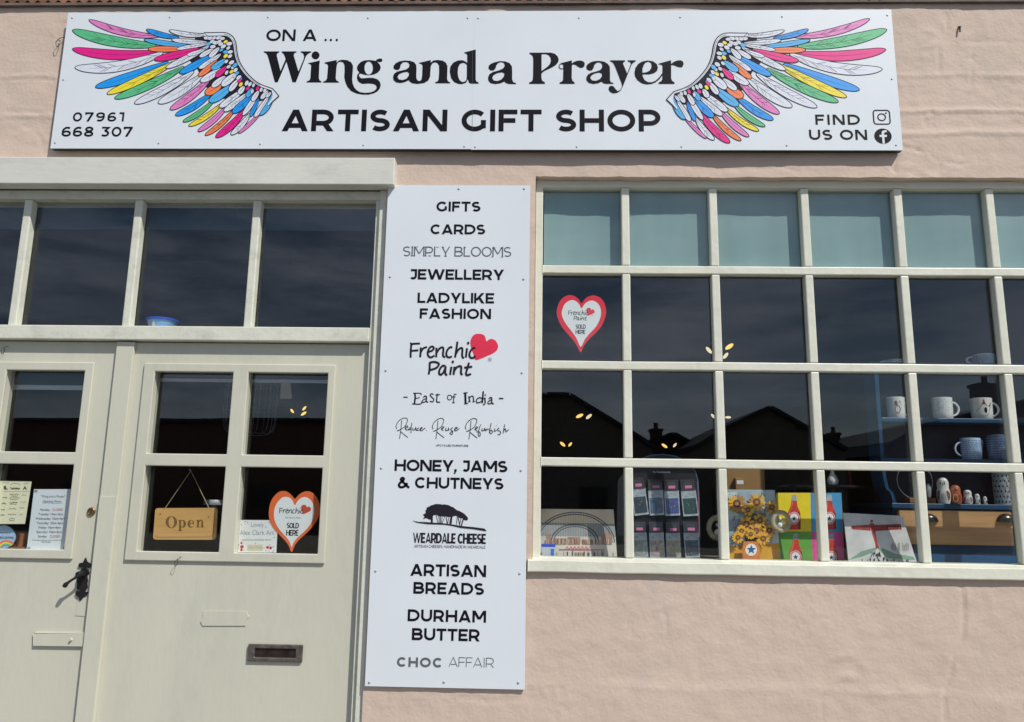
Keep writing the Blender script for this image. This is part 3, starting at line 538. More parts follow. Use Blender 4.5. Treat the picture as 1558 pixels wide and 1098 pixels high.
def frenchic(g, f, k, both=True, hm=RED, tm=M_dark, wt=1.):
    g.poly([f(p) for p in smooth(HEART, 3, True)], hm)
    for st in FREN+(PAIN if both else []): g.stroke([f(p) for p in smooth(st, 4)], .0066*k*wt, tm)
    for c in ((922, 178), (730, 412)) if both else ((922, 178),): g.poly([f(p) for p in ell(*c, 15, 18, 12)], tm)
    if both: g.stroke([f(p) for p in ell(1193, 382, 20, 20, 16)], .001*k, M_grey, closed=True); g.stroke([f(p) for p in ((1187, 392), (1187, 373), (1197, 374), (1197, 382), (1188, 383), (1199, 392))], .0008*k, M_grey)
g = MB(wallmap(yT)); frenchic(g, pxtf(yT, 600, 500, 8.2), 1.); g.build('paint_emblem', ls)
EOI = [(14,[(112,853),(166,853)]),(20,[(257,805),(260,860),(250,935)]),(11,[(235,803),(328,805),(332,828)]),(10,[(258,868),(308,862),(308,850)]),(13,[(222,936),(325,939),(343,908)]),(14,[(362,856),(385,838),(402,852),(398,905),(424,914)]),(11,[(400,868),(362,885),(348,905),(366,920),(398,895)]),(13,[(488,818),(462,810),(448,830),(470,855),(493,880),(480,910),(443,903)]),(14,[(537,808),(530,870),(530,910),(570,916)]),(11,[(512,826),(570,820)]),(9,[(690,825),(716,840),(712,875),(685,886),(664,868),(668,836),(690,825)]),(10,[(777,818),(748,820),(740,870),(738,920)]),(9,[(715,850),(765,848)]),(9,[(722,921),(754,921)]),(24,[(885,800),(890,932)]),(12,[(862,802),(914,795)]),(12,[(872,935),(920,929)]),(14,[(930,838),(940,905)]),(12,[(938,862),(965,838),(985,850),(990,905)]),(10,[(922,908),(953,906)]),(10,[(974,909),(1004,906)]),(18,[(1110,778),(1105,850),(1097,925)]),(12,[(1098,870),(1060,858),(1025,888),(1030,920),(1070,915),(1097,892)]),(14,[(1130,866),(1134,928),(1108,946)]),(12,[(1116,868),(1142,864)]),(13,[(1178,872),(1208,855),(1218,885),(1216,922),(1243,936)]),(11,[(1216,885),(1180,900),(1168,925),(1192,936),(1215,915)]),(12,[(1306,866),(1362,869)])]
def eoi(g):
    f = pxtf(yT, 600, 500, 8.2)
    for i, (wd, p) in enumerate(EOI):
        if i in (1, 10, 14): g.cut()
        g.stroke([f(q) for q in (smooth(p, 3) if len(p) > 2 else p)], wd*.000262, M_black)
        if i == 22: g.poly([f(p) for p in ell(1136, 826, 9, 9, 10)], M_black)
lettering(ls, eoi, yT)
RR = []
for dx, dy in ((0, 0), (430, 4), (822, 6)):
    RR += [[(x+dx, y+dy) for x, y in s] for s in ([(165,150),(157,240),(140,368)],[(108,250),(98,220),(128,160),(185,124),(225,128),(232,160),(200,225),(150,258),(112,275),(140,268)],[(148,280),(190,315),(238,352)])]
RR += [[(208,242),(236,232),(236,216),(215,220),(208,250),(232,264),(256,254)],[(287,178),(278,240),(276,300)],[(276,236),(256,240),(250,262),(276,250)],[(298,238),(298,264),(320,258),(330,235),(334,264),(350,262)],[(372,238),(350,245),(345,266),(372,264)],[(383,258),(410,242),(397,234),(381,260),(402,272),(445,238)],[(456,266),(462,270)],
 [(638,254),(665,234),(652,224),(637,252),(660,270)],[(690,238),(688,270),(715,262),(722,240),(724,270)],[(772,233),(745,258),(770,282),(762,316),(738,302),(776,274)],[(793,258),(826,240),(807,231),(791,262),(812,272),(850,243)],
 [(1038,253),(1066,236),(1052,224),(1034,255),(1062,270)],[(1107,198),(1086,240),(1074,322),(1095,334),(1092,290),(1052,284)],[(1120,243),(1116,272),(1140,266),(1149,244),(1152,272)],[(1165,248),(1164,272),(1186,250),(1197,262)],[(1227,183),(1209,270),(1220,307),(1242,286),(1226,264),(1203,292)],[(1272,243),(1264,277),(1288,270)],[(1286,208),(1290,212)],[(1322,238),(1298,262),(1337,282),(1330,317),(1302,312)],[(1387,198),(1378,250),(1371,302)],[(1374,272),(1396,250),(1402,282),(1435,258)]]
def reduce_(g):
    f = pxtf(yT, 590, 620, 7.79)
    for p in RR: g.stroke([f(q) for q in (smooth(p, 4) if len(p) > 2 else p)], .0021, M_dark)
lettering(ls, reduce_, yT)
def tree(g):
    f = pxtf(yT, 610, 755, 10.387)
    cr = [(345,290),(370,275),(390,262),(382,225),(405,200),(415,172),(450,160),(480,140),(530,125),(600,122),(645,128),(690,125),(760,140),(830,172),(890,220),(950,245),(1010,280),(1050,320),(1062,355),(1050,377),(1000,374),(985,360),(975,347),(940,347),(900,325),(870,308),(840,310),(800,335),(740,325),(690,320),(620,315),(560,290),(520,295),(490,320),(480,367),(430,360),(385,345),(360,362),(350,345),(372,320)]
    o = []
    for i, p in enumerate(cr):
        q = cr[(i+1) % len(cr)]; o.append(p); o.append(((p[0]+q[0])/2+rnd.uniform(-6, 6), (p[1]+q[1])/2+rnd.uniform(-7, 7)))
    g.poly([f(p) for p in o], M_dark)
    for a, b, wd in (((490,318),(488,418),30),((556,296),(585,420),9),((600,308),(605,420),9),((622,310),(625,422),12),((650,318),(645,424),8),((692,318),(655,424),8),((715,325),(732,430),11),((762,325),(738,428),9),((790,330),(770,430),12),((804,325),(790,440),20),((892,315),(878,445),9),((905,330),(932,455),11),((950,345),(928,455),9),((986,358),(955,464),16)):
        g.stroke([f(a), f(b)], wd*.000207, M_dark)
    g.poly([f(p) for p in [(178,383),(215,388),(270,402),(400,405),(520,415),(640,420),(780,438),(900,458),(1000,472),(1150,485),(1320,508),(1357,550),(1300,542),(1150,517),(950,497),(820,467),(700,447),(560,442),(420,437),(260,415)]], M_dark)
g = MB(wallmap(yT)); tree(g); g.build('tree_emblem', ls)

# ------------------------------------------------------------------ lintel, door frame, transom lights
xLe = X(-.038, (600, 240), (600, 281))
lt = MB(); lt.box(xDL-.1, xLe, -.038, .012, zLint0, zLint1, M_lint); tag(lt.build('door_lintel', bevel=.003), 'deep cream painted beam over the shop door, under the sign', 'lintel')
df = thing('door_frame', 'cream painted door frame with a row of fixed lights above the doors', 'door frame', ((xDL+xJ3)/2, .05, 0))
zTr1 = Z(.02, (300, 497), (500, 498.5), (30, 494)); zTr0 = Z(.016, (300, 518), (520, 521), (30, 514)); zHd = Z(.02, (100, 303), (480, 304))
g = MB(); g.box(xJ2+.0006, xJ3, yS2, .12, 0, zLint0-.001, M_jamb); g.box(xDL-.028, xDL-.015, yS2, .12, 0, zLint0-.001, M_jamb); g.build('outer_jamb', df, .0015)
g = MB(); g.box(xJ1, xJ2, yS1, .12, 0, zHd, M_jamb); g.box(xDL-.0145, xDL, yS1, .12, 0, zHd, M_jamb); g.build('jamb', df, .0015)
g = MB(); g.box(xDL-.014, xJ2, .016, .12, zHd+.0003, zLint0-.001, M_jamb); g.build('head_rail', df, .0015)
g = MB(); g.box(xDL+.0003, xJ1-.0003, .012, .10, zTr0, zTr1, M_jamb); g.build('transom_rail', df, .003)
mul = []
for top, bot in (((33.6, 329), (10.5, 494)), ((202.8, 329), (184, 494)), ((382.6, 332), (369.7, 497))):
    x = X(.02, top, bot); mul.append((x, x+.0275))
d_ = mul[1][0]-mul[0][0]; mul = [(mul[0][0]-2*d_, mul[0][0]-2*d_+.0275), (mul[0][0]-d_, mul[0][0]-d_+.0275)]+mul
yG = .050; edges = [xDL]
for a, b in mul:
    g = MB(); g.box(a, b, .022, yG+.005, zTr1-.0003, zHd+.0003, M_jamb); g.build('glazing_bar', df, .004)
    edges += [a, b]
edges.append(xJ1)
for a, b in zip(edges[0::2], edges[1::2]):
    g = MB(); g.box(a+.0005, b-.0005, yG, yG+.004, zTr1+.0005, zHd-.0005, G2); g.build('pane', df)

# ------------------------------------------------------------------ the two doors
def vline(y, a, b):                                   # mean x of a near-vertical edge
    return X(y, a, b)
zDT = zTr0-.003; zDB = .012
zw = [Z(yD, (340, 854), (225, 853)), Z(yD, (340, 555), (500, 554))]      # moulding bottom and top
pz = [Z(.05, (270, 840.5), (420, 841.8)), Z(.05, (280, 708.8), (430, 709)), Z(.05, (290, 692.3), (430, 693.7)), Z(.05, (300, 566), (440, 566.3))]
pxs = [(X(.05, (237, 567), (228, 691))+X(.05, (221, 709), (211.5, 839)))/2, (X(.05, (360.4, 567), (350, 692))+X(.05, (348, 709), (335.6, 841)))/2, (X(.045, (379.6, 567), (371, 692))+X(.045, (367, 709), (356, 841)))/2, (X(.045, (503.4, 567), (495.7, 693))+X(.045, (494, 709), (485.8, 841)))/2]
mxs = [X(yD, (223, 554), (189, 853)), X(yD, (512.7, 554), (494, 854))]
xStL, xStR = X(.034, (179.6, 521), (148, 820), (115, 1098)), X(.034, (206.5, 521), (176, 820), (143, 1098))
def door_leaf(parent, xl, xr, px_, mx_, y=yD):
    g = MB(); g.grid([xl, px_[0], px_[1], px_[2], px_[3], xr], [zDB, pz[0], pz[1], pz[2], pz[3], zDT], {(1, 1), (3, 1), (1, 3), (3, 3)}, y, y+.04, M_door); g.build('door_panel', parent, .0015)
    g = MB(); g.grid([mx_[0], px_[0]+.004, px_[1]-.003, px_[2]+.003, px_[3]-.004, mx_[1]], [zw[0], pz[0]+.003, pz[1]-.003, pz[2]+.003, pz[3]-.003, zw[1]], {(1, 1), (3, 1), (1, 3), (3, 3)}, y-.009, y-.0005, M_door); g.build('window_frame', parent, .003)
    for i in (0, 2):
        for j in (0, 2): g = MB(); g.box(px_[i]+.0006, px_[i+1]-.0006, y+.022, y+.026, pz[j]+.0006, pz[j+1]-.0006, G1); g.build('pane', parent)
xR1 = xJ1-.003
rd = thing('shop_door', 'cream shop door with hanging open sign, letter plate and orange heart sticker', 'door', ((xStR+xR1)/2, .06, zDB))
door_leaf(rd, xStL+.004, xR1, pxs, mxs)
g = MB(); g.box(xStL, xStR, .026, yD-.0006, zDB, zDT-.001, M_door); g.build('cover_strip', rd, .002)
zst = Z(.026, (165, 755)); g = MB(); g.box(xStL+.001, xStR-.002, .0235, .0255, zDB, zst, M_door); g.build('repair_strip', rd, .0008)
lb = MB(); lx0, lx1, lz0, lz1 = X(yD, (379, 979), (377.5, 1006)), X(yD, (462, 979.5), (460.5, 1006)), Z(yD, (420, 1006)), Z(yD, (420, 979.5))
hx, hz = (lx1-lx0)*.125, (lz1-lz0)*.24
lb.grid([lx0, lx0+hx, lx1-hx, lx1], [lz0, lz0+hz, lz1-hz, lz1], {(1, 1)}, yD-.009, yD-.0005, M_bronze); lbo = lb.build('letter_plate', rd, .0025)
g = MB(); g.box(lx0+hx-.001, lx1-hx+.001, yD-.0035, yD-.0004, lz0+hz-.001, lz1-hz+.001, mat('flap_bronze', (.07, .05, .045), .3, .4, 40, .3, 30, metal=.7)); g.build('flap', lbo, .001)
fx = lambda a, b: pxtf(yD)((a, b))
pl = [fx(*p) for p in ((310.5, 929.5), (376.5, 930), (376, 934), (379, 938), (375.5, 943), (374, 951.5), (309, 951.5), (305.5, 945), (308.5, 939))]
g = MB(); g.prism(pl, yD-.0028, yD-.0003, M_door); g.build('patch_plate', rd, .001)
def hook(label, px, py, y, k=1.):
    p = Wp(px, py, y); g = MB()
    pts = smooth([(p.x+.012*k, y, p.z+.016*k), (p.x+.004*k, y-.008, p.z+.010*k), (p.x-.006*k, y-.012, p.z-.004*k), (p.x-.004*k, y-.010, p.z-.020*k), (p.x+.002*k, y-.008, p.z-.012*k), (p.x, y-.003, p.z+.004*k), (p.x-.007*k, y+.001, p.z+.006*k)], 4)
    g.tube(pts, .0009*k, M_iron, 6); tag(g.build('wire_hook'), label, 'hook')
hook('twisted bit of wire below the hanging open sign on the right door', 271, 853, yD-.008, .8)
hook('twisted bit of wire at the top of the left door', 8, 532, yD, .8)
hook('loop of dark wire on the wall left of the wings sign', 92, 64, -.003, 1.2)
p = Wp(1460, 45, 0); g = MB(); g.tube([(p.x, .003, p.z+.012), (p.x, -.005, p.z+.008), (p.x-.003, -.006, p.z-.012)], [.004, .0036, .0026], M_iron, 8); tag(g.build('wall_nail'), 'rusty bent nail sticking out of the wall top right', 'nail')
# left leaf: the same window mirrored about its own middle
xl1 = xStL-.003; xl0 = xDL+.003
tr = X(.045, (135, 564), (119, 690)); trr = pxs[3]-pxs[2]; wid = pxs[1]-pxs[0]; bar = pxs[2]-pxs[1]
lp = [tr-trr-bar-wid, tr-trr-bar, tr-trr, tr]; lm = [lp[0]-.022, X(yD, (148, 557), (108, 852))]
ld = thing('shop_door', 'cream shop door with black thumb latch, brass lock and taped opening hours', 'door', ((xl0+xl1)/2, .06, zDB))
door_leaf(ld, xl0, xl1, lp, lm)
f4 = pxtf(yD-.004, 0, 820, 3.95)
plate = [(513,115),(522,135),(543,148),(543,165),(530,172),(516,165),(512,178),(530,186),(534,205),(522,222),(526,250),(522,270),(524,290),(518,302),(508,306),(512,318),(524,318),(520,335),(505,342),(495,355),(482,368),(474,350),(460,340),(454,325),(462,312),(476,318),(482,308),(466,302),(462,290),(466,270),(462,250),(470,225),(456,218),(456,205),(466,196),(480,192),(496,175),(494,162),(480,170),(472,160),(478,146),(500,140)]
g = MB(); g.prism([f4(p) for p in plate], yD-.005, yD-.0004, M_iron); hdl = g.build('latch_plate', ld, .0012)
def f4y(p, y): return Wp(p[0]/3.95, 820+p[1]/3.95, y)
g = MB(); g.tube([f4y((495, 207), yD-.003), f4y((495, 207), yD-.02), f4y((492, 209), yD-.030), f4y((470, 222), yD-.034), f4y((430, 246), yD-.036), f4y((408, 262), yD-.036), f4y((396, 272), yD-.036), f4y((386, 286), yD-.036), f4y((384, 290), yD-.036)], [.011, .010, .0075, .0042, .0038, .0045, .0075, .0068, .002], M_iron, 12); g.build('lever', hdl)
g = MB(); q = Wp(139.5, 778, yD); g.lathe((0, 0, 0), [(.0135, 0), (.0132, .004), (.0115, .006), (.0095, .006), (.0088, .0035), (.0001, .0035)], M_brass, 28); g.box(-.0012, .0012, -.005, .005, .0034, .0042, M_hole)
g.v = [Vector((q.x+v.x, yD-v.z, q.z+v.y)) for v in g.v]; g.build('lock', ld)
g = MB(); a = pxtf(yD, 0, 820, 3.95)
g.prism([a(p) for p in ((214, 560), (515, 562), (503, 638), (212, 634))], yD-.0085, yD-.0004, M_door); blk = g.build('wood_block', ld, .002)
g = MB(); q = Wp(430/3.95, 820+603/3.95, yD-.0085); g.tube([(q.x, yD-.008, q.z), (q.x, yD-.016, q.z)], [.0042, .0036], M_door, 8); g.build('bolt', blk)
g = MB(); g.prism([a(p) for p in ((470, 353), (538, 350), (525, 462), (456, 458))], yD-.0016, yD-.0003, M_door); g.build('repair_patch', ld, .0006)
# ------------------------------------------------------------------ shop window
sw = thing('shop_window', 'large cream many-paned shop window with four rows of panes and sill', 'window', ((xW0+xW1)/2, .05, zSillB))
hv, hh = .0134, .0138
g = MB(); g.grid([xW0+.0006, xW0i, xW1-.028, xW1+.011], [zSill-.03, zSill, zT, zTop-.001], {(1, 1)}, yWf, .10, M_frame); g.build('frame', sw, .0025)
xs0 = X(-.012, (803, 860)); g = MB()
prof = [(.0295, zSill-.0015), (-.012, zSill-.0075), (-.0135, zSillB+.004), (-.012, zSillB), (.0295, zSillB)]
n = 70; vs = []; fs = []
for i in range(n+1):
    x = xs0+(xW1+.03-xs0)*i/n; d = .0012*noise.noise(Vector((x*6, 0, 0)))
    vs += [(x, y+(d if y < 0 else 0), z+d) for y, z in prof]
for i in range(n):
    for k in range(5): fs.append((i*5+k, i*5+(k+1) % 5, i*5+5+(k+1) % 5, i*5+5+k))
fs += [tuple(range(5)), tuple(range(n*5, n*5+5))]
g.add(vs, fs, M_frame); g.build('sill', sw, .0015, smooth=False)
bz = [b3, b2, b1]; yg = .056
for z in bz:
    g = MB(); n = 60; vs = []; fs = []
    for i in range(n+1):
        x = xW0i-.0003+(xW1-.0277-xW0i)*i/n; d = .0009*noise.noise(Vector((x*5, z*9, 2)))
        vs += [(x, yWf+.001, z-hh+d), (x, .066, z-hh+d), (x, .066, z+hh+d), (x, yWf+.001, z+hh+d)]
    for i in range(n):
        for k in range(4): fs.append((i*4+k, i*4+(k+1) % 4, i*4+4+(k+1) % 4, i*4+4+k))
    fs += [(0, 1, 2, 3), tuple(n*4+q for q in range(4))]; g.add(vs, fs, M_frame); g.build('glazing_bar', sw, .003, smooth=False)
rows = [zSill]+[q for z in bz for q in (z-hh, z+hh)]+[zT]
for x in cols:
    g = MB()
    for a, b in zip(rows[0::2], rows[1::2]): g.box(x-hv, x+hv, yWf+.0022, .0655, a+.0008, b-.0008, M_frame)
    g.build('glazing_bar', sw, .0035)
xe = [xW0i]+[q for x in cols for q in (x-hv, x+hv)]+[xW1-.028]
for a, b in zip(xe[0::2], xe[1::2]):
    for c, d in zip(rows[0::2], rows[1::2]):
        g = MB(); g.box(a+.0012, b-.0012, yg, yg+.004, c+.0012, d-.0012, G1); g.build('pane', sw)
bl = MB(); n = 60; vs = []; fs = []
for i in range(n+1):
    x = xW0i+.004+(xW1-xW0i-.034)*i/n; y = .0705+.0018*noise.noise(Vector((x*3, 1, 0))); vs += [(x, y, b1-.004), (x, y, zT-.0015), (x, y+.0012, zT-.0015), (x, y+.0012, b1-.004)]
for i in range(n):
    for k in range(4): fs.append((i*4+k, i*4+(k+1) % 4, i*4+4+(k+1) % 4, i*4+4+k))
bl.add(vs, fs, mat('pale_aqua_cloth', C(134, 160, 160, .93), .8, .10, 5, .3, 6, stretch=(1.5, 1, .25))); tag(bl.build('window_blind', smooth=False), 'pale aqua blind behind the top row of shop window panes', 'blind')

# ------------------------------------------------------------------ drawing on tilted planes through picture points
def pmap(O, Nn, ox=0, oy=0, k=1.):
    O = Vector(O); Nn = Vector(Nn).normalized()
    if Nn.y > 0: Nn = -Nn
    def f(u, v, l):
        d = FW*FPX+RT*(ox+u/k-CX)-UP*(oy+v/k-CY); t = (O-CAM).dot(Nn)/d.dot(Nn); return CAM+d*t+Nn*l
    f.N = Nn; return f
def sheet(mb, f, c4, th, m):                          # a board whose front corners are c4, th thick
    a = [f(*c, 0) for c in c4]; b = [v-f.N*th for v in a]
    mb.add(a+b, [(0, 1, 2, 3), (7, 6, 5, 4)]+[(i, (i+1) % 4, 4+(i+1) % 4, 4+i) for i in range(4)], m); mb.lev = .0004
def vnorm(t): return (0, -math.cos(R(t)), math.sin(R(t)))      # leaning back by t degrees

# heart stickers on the inside of the glass
def heart_sticker(name, label, ox, oy, k, y, outer, inner, om, fr, second, soldf, sold2):
    r = thing(name, label, 'sticker', Wp(ox+outer[len(outer)//2][0]/k, oy+outer[len(outer)//2][1]/k, y))
    f = pxtf(y, ox, oy, k); g = MB(); g.prism([f(p) for p in smooth(outer, 3, True)], y, y+.0005, om); g.build('border', r)
    g = MB(wallmap(y-.0002), .00002); g.poly([f(p) for p in smooth(inner, 3, True)], WHITE); g.build('face', r)
    g = MB(wallmap(y-.0003), .00001)
    ax, ay, kk, hm, both = fr; frenchic(g, lambda p: f((ax+p[0]*kk, ay+p[1]*kk)), kk*8.2/k*1.05, both, hm, M_black, .9); g.build('paint_emblem', r)
    if second: g = MB(wallmap(y-.0003), .00001); font(g, second[0], *f(second[1:3]), second[3], M_grey, shear=.25); g.build('lettering', r)
    for s, (xl, xr, zt, zb) in soldf: g = MB(wallmap(y-.0003), .00001); a, b = f((xl, zb)), f((xr, zt)); text(g, s, a[0], b[0], a[1], b[1], M_black, .17); g.build('lettering', r)
O1 = [(500,285),(470,240),(420,195),(350,170),(280,185),(220,230),(175,310),(155,410),(170,490),(215,590),(290,690),(380,790),(440,880),(487,970),(530,885),(600,790),(700,695),(780,600),(825,500),(843,410),(830,310),(790,235),(730,190),(660,175),(590,195),(540,235)]
I1 = [(500,355),(465,295),(420,255),(375,240),(320,255),(265,300),(235,370),(225,430),(245,500),(290,580),(360,670),(430,770),(490,890),(545,790),(610,710),(690,625),(740,545),(768,460),(770,380),(745,310),(700,265),(640,247),(585,265),(540,300)]
heart_sticker('heart_sticker', 'red edged white heart sticker on shop window pane, second row far left', 830, 430, 9.145, .0606, O1, I1, ink('sticker_red', 255, 4, 34), (250, 328, .335, ink('sticker_heart', 238, 40, 56), True), None, [('SOLD', (420, 557, 580, 640)), ('HERE', (420, 553, 655, 712))], 0)
O2 = [(948,262),(900,210),(850,170),(800,153),(730,165),(660,225),(610,310),(587,430),(590,530),(625,625),(700,730),(790,820),(860,910),(903,1005),(950,905),(1020,820),(1120,730),(1210,630),(1270,530),(1296,420),(1285,310),(1240,225),(1180,170),(1110,157),(1040,180),(985,225)]
I2 = [(948,352),(920,295),(880,250),(830,236),(775,245),(715,300),(675,370),(657,460),(665,550),(700,640),(770,735),(840,810),(880,870),(903,935),(930,870),(985,800),(1060,735),(1140,650),(1190,560),(1215,470),(1217,390),(1195,320),(1150,262),(1090,236),(1035,250),(985,295)]
OS = ink('sticker_orange', 245, 112, 58)
heart_sticker('heart_sticker', 'orange edged white heart sticker on the right door beside flower card', 345, 730, 9.15, yD+.0272, O2, I2, OS, (655, 320, .40, ink('sticker_heart_brown', 196, 84, 60), False), ('Furniture Paint', 920, 538, .0085), [('SOLD', (835, 1005, 598, 672)), ('HERE', (828, 1000, 697, 775))], 0)

# paper notices on the left door
CREAM = mat('cream_paper', C(226, 221, 192), .8, .04, 8, dirt=((.45, .38, .24), .3, 20)); PAPER = mat('white_paper', C(214, 220, 228), .7, .03, 6)
TXT = mat('print_ink', (.03, .035, .07), .6, .05); REDT = mat('red_print', (.5, .06, .07), .6, .05); GOLD = mat('corner_foil', (.34, .33, .36), .5, .3, 90)
yN = yD+.0275; f = pmap((0, yN, 0), (0, -1, 0), 0, 720, 7.84)
r = thing('notice', 'white opening hours notice taped inside the left door glass', 'notice', f(550, 925, 0)); g = MB(); sheet(g, f, [(316, 920), (786, 931), (882, 188), (406, 188)], .0004, PAPER); g.build('paper', r)
for p in ((428, 212), (862, 245), (345, 893), (772, 893)): g = MB(f, .00001); g.lev = .0003; g.poly([(p[0]-18, p[1]-16), (p[0]+18, p[1]-16), (p[0]+16, p[1]+16), (p[0]-18, p[1]+16)], GOLD); g.build('corner_mark', r)
def line(g, s, xc, yb, size, m, sx=1): g.tf = lambda p: (p[0], -p[1]); font(g, s, xc, -yb, size, m, sx=sx); g.tf = None
g = MB(f, .00001); g.lev = .0003
line(g, '"Wing and a Prayer"', 635, 288, 42, TXT, .86); line(g, 'Opening Hours', 622, 345, 40, TXT, .9); g.stroke([(505, 353), (740, 355)], 3, TXT)
for i, (a, b) in enumerate((('Monday: ', 'CLOSED'), ('Tuesday: 10am-4pm', ''), ('Wednesday: 10am-4pm', ''), ('Thursday: 10am-4pm', ''), ('Friday: 10am-4pm', ''), ('Saturday: 10am-4pm', ''), ('Sunday: ', 'CLOSED'))):
    yb = 446+i*53; xc = 612-i*5
    if b: line(g, a, xc-70, yb, 40, TXT, .9); line(g, b, xc+75, yb, 40, REDT, .85)
    else: line(g, a, xc, yb, 40, TXT, .92)
line(g, 'If we have to pop out we are not far away', 565, 802, 21, TXT); line(g, 'Call "Mobile"', 555, 826, 21, TXT)
g.build('lettering', r)
def squig(g, x0, x1, y, h, m, wd=3):
    x = x0; p = []
    while x < x1: p.append((x, y+rnd.uniform(-h, h))); x += rnd.uniform(3, 8)
    if len(p) > 1: g.stroke(p, wd, m)
r = thing('notice', 'aged cream paper notice with small brown print, at the left photo edge', 'notice', f(150, 600, 0)); g = MB(); sheet(g, f, [(-60, 604), (298, 602), (378, 94), (-20, 88)], .0004, CREAM); g.build('paper', r)
g = MB(f, .00001); g.lev = .0003; BRN = mat('brown_print', (.09, .075, .06), .6, .05)
g.poly([(46, 150), (70, 145), (76, 180), (92, 184), (90, 194), (42, 192)], BRN); g.poly([(298, 148), (322, 194), (308, 194), (298, 178), (286, 194), (272, 194)], BRN)
g.stroke(arc(182, 150, 62, -32, 20, 160, 12), 4, BRN); g.stroke([(28, 218), (352, 216)], 2, BRN)
for a, b, y, h, wd in ((122, 240, 182, 12, 9), (30, 110, 112, 4, 3), (285, 345, 122, 4, 3), (115, 232, 250, 5, 4), (128, 215, 270, 5, 4), (112, 240, 292, 5, 4), (118, 215, 313, 5, 4), (112, 212, 350, 8, 6), (118, 200, 368, 5, 4), (30, 88, 290, 7, 5), (22, 78, 358, 8, 6), (110, 205, 422, 5, 4), (12, 62, 432, 7, 5), (95, 195, 490, 5, 4), (8, 58, 496, 7, 5), (260, 315, 262, 10, 2), (250, 310, 340, 12, 2), (240, 300, 410, 12, 2), (232, 275, 490, 14, 2)): squig(g, a, b, y, h, BRN, wd)
g.stroke(ell(143, 550, 30, 14, 16), 4, BRN, closed=True); g.build('lettering', r)
# round rainbow sign and small pot behind the left door
f2 = pmap((0, .085, 0), (0, -1, 0), 0, 720, 7.84); r = thing('welcome_sign', 'round pale blue welcome sign with a rainbow, behind left door glass', 'sign', f2(45, 893, 0))
g = MB(); q = [f2(*p, 0) for p in ell(40, 757, 137, 138, 40)]; g.prism([(v.x, v.z) for v in q], .0856, .090, mat('sign_blue', C(160, 190, 222), .6)); g.build('disc', r, .0006)
g = MB(f2, .00002)
for i, c in enumerate(((232, 90, 90), (238, 150, 60), (240, 215, 80), (110, 190, 110), (80, 150, 220))): g.stroke(arc(75, 895, 108-14*i, -(92-13*i), 35, 165, 18), 13, ink('rainbow_%s' % 'abcde'[i], *c))
line(g, 'Everyone is', 52, 718, 30, TXT); line(g, 'Welcome', 45, 782, 62, TXT, .95); g.build('lettering', r)
WOOD = mat('brown_wood', C(128, 82, 50), .6, .3, 4, stretch=(1, 1, 14))
zl = Wp(20, 831, .12).z
g = MB(); g.box(lp[0]-.02, xl1-.05, .088, .19, zl-.02, zl, WOOD); tag(g.build('ledge', bevel=.002), 'brown wooden ledge inside the left door below the notices', 'ledge')
p = Wp(30, 831, .12); g = MB(); g.lathe((p.x, .125, zl), [(.0001, 0), (.012, 0), (.016, .03), (.0175, .042), (.014, .042), (.011, .01)], mat('terracotta', C(150, 84, 46), .7, .2, 20), 20); tag(g.build('small_pot'), 'small terracotta pot on the ledge beside opening hours', 'pot')

# right door: hanging open sign, flower card, jar
yO = .078; f = pmap((0, yO, 0), (0, -1, 0), 220, 700, 7.323)
BAM = mat('bamboo', C(205, 160, 98), .5, .10, 3, stretch=(2, 1, 22)); BRNT = mat('burnt_letters', C(120, 92, 48), .7, .2, 30)
r = thing('open_sign', 'rounded bamboo sign reading Open, hanging by string in the right door', 'sign', f(450, 882, 0))
c = [(152, 533), (780, 530), (812, 566), (796, 845), (756, 886), (135, 884), (95, 850), (117, 568)]
q = []
for i in range(len(c)//2):
    a, b = Vector(c[2*i]), Vector(c[2*i+1]); q += [tuple(a), tuple(b)]
    nx = Vector(c[(2*i+2) % 8]); cor = [(815, 532), (792, 888), (92, 884), (118, 533)][i]
    q += [tuple((1-t)**2*b+2*t*(1-t)*Vector(cor)+t*t*nx) for t in (.25, .5, .75)]
g = MB(); v3 = [f(*p, 0) for p in q]; g.prism([(v.x, v.z) for v in v3], yO, yO+.005, BAM); g.build('board', r, .0008)
g = MB(f, .00003); g.lev = .0002
g.poly(ell(299, 690, 64, 68, 36), BRNT, [ell(299, 690, 31, 61, 28)])
def stem(x0, x1, y0, y1): g.poly([(x0, y0), (x1, y0), (x1, y1), (x0, y1)], BRNT)
stem(384, 407, 668, 785); stem(374, 420, 779, 787); stem(374, 400, 664, 671); g.poly(ell(424, 708, 38, 43, 28), BRNT, [ell(420, 708, 14, 36, 20)])
g.poly(arc(516, 708, 37, 43, 0, 360, 30)[:-1], BRNT, [ell(522, 707, 17, 36, 20)]); g.poly([(498, 700), (553, 700), (553, 708), (498, 708)], BRNT); g.poly([(534, 712), (560, 710), (556, 732), (534, 738)], BAM)
stem(586, 606, 668, 745); stem(578, 616, 740, 747); stem(577, 600, 664, 671); stem(632, 653, 690, 745); stem(624, 664, 740, 747); g.stroke(smooth([(604, 690), (616, 672), (634, 668), (643, 682), (643, 694)], 4), 13, BRNT)
g.stroke([(118, 838), (140, 858), (735, 853), (766, 825), (780, 580)], 4, BRNT); g.build('lettering', r)
g = MB(); a, b, c = f(222, 545, 0), f(515, 118, 0), f(718, 532, 0); g.tube([a, b, c], .0011, mat('string', C(190, 172, 140), .8), 6); g.build('string', r)
g = MB(); b = f(515, 118, 0); b2_ = Vector((b.x, yD+.0265, b.z+.004))
g.tube([Vector((b.x, b.y, b.z)), b2_], .002, M_steel, 6); g.build('peg', r)
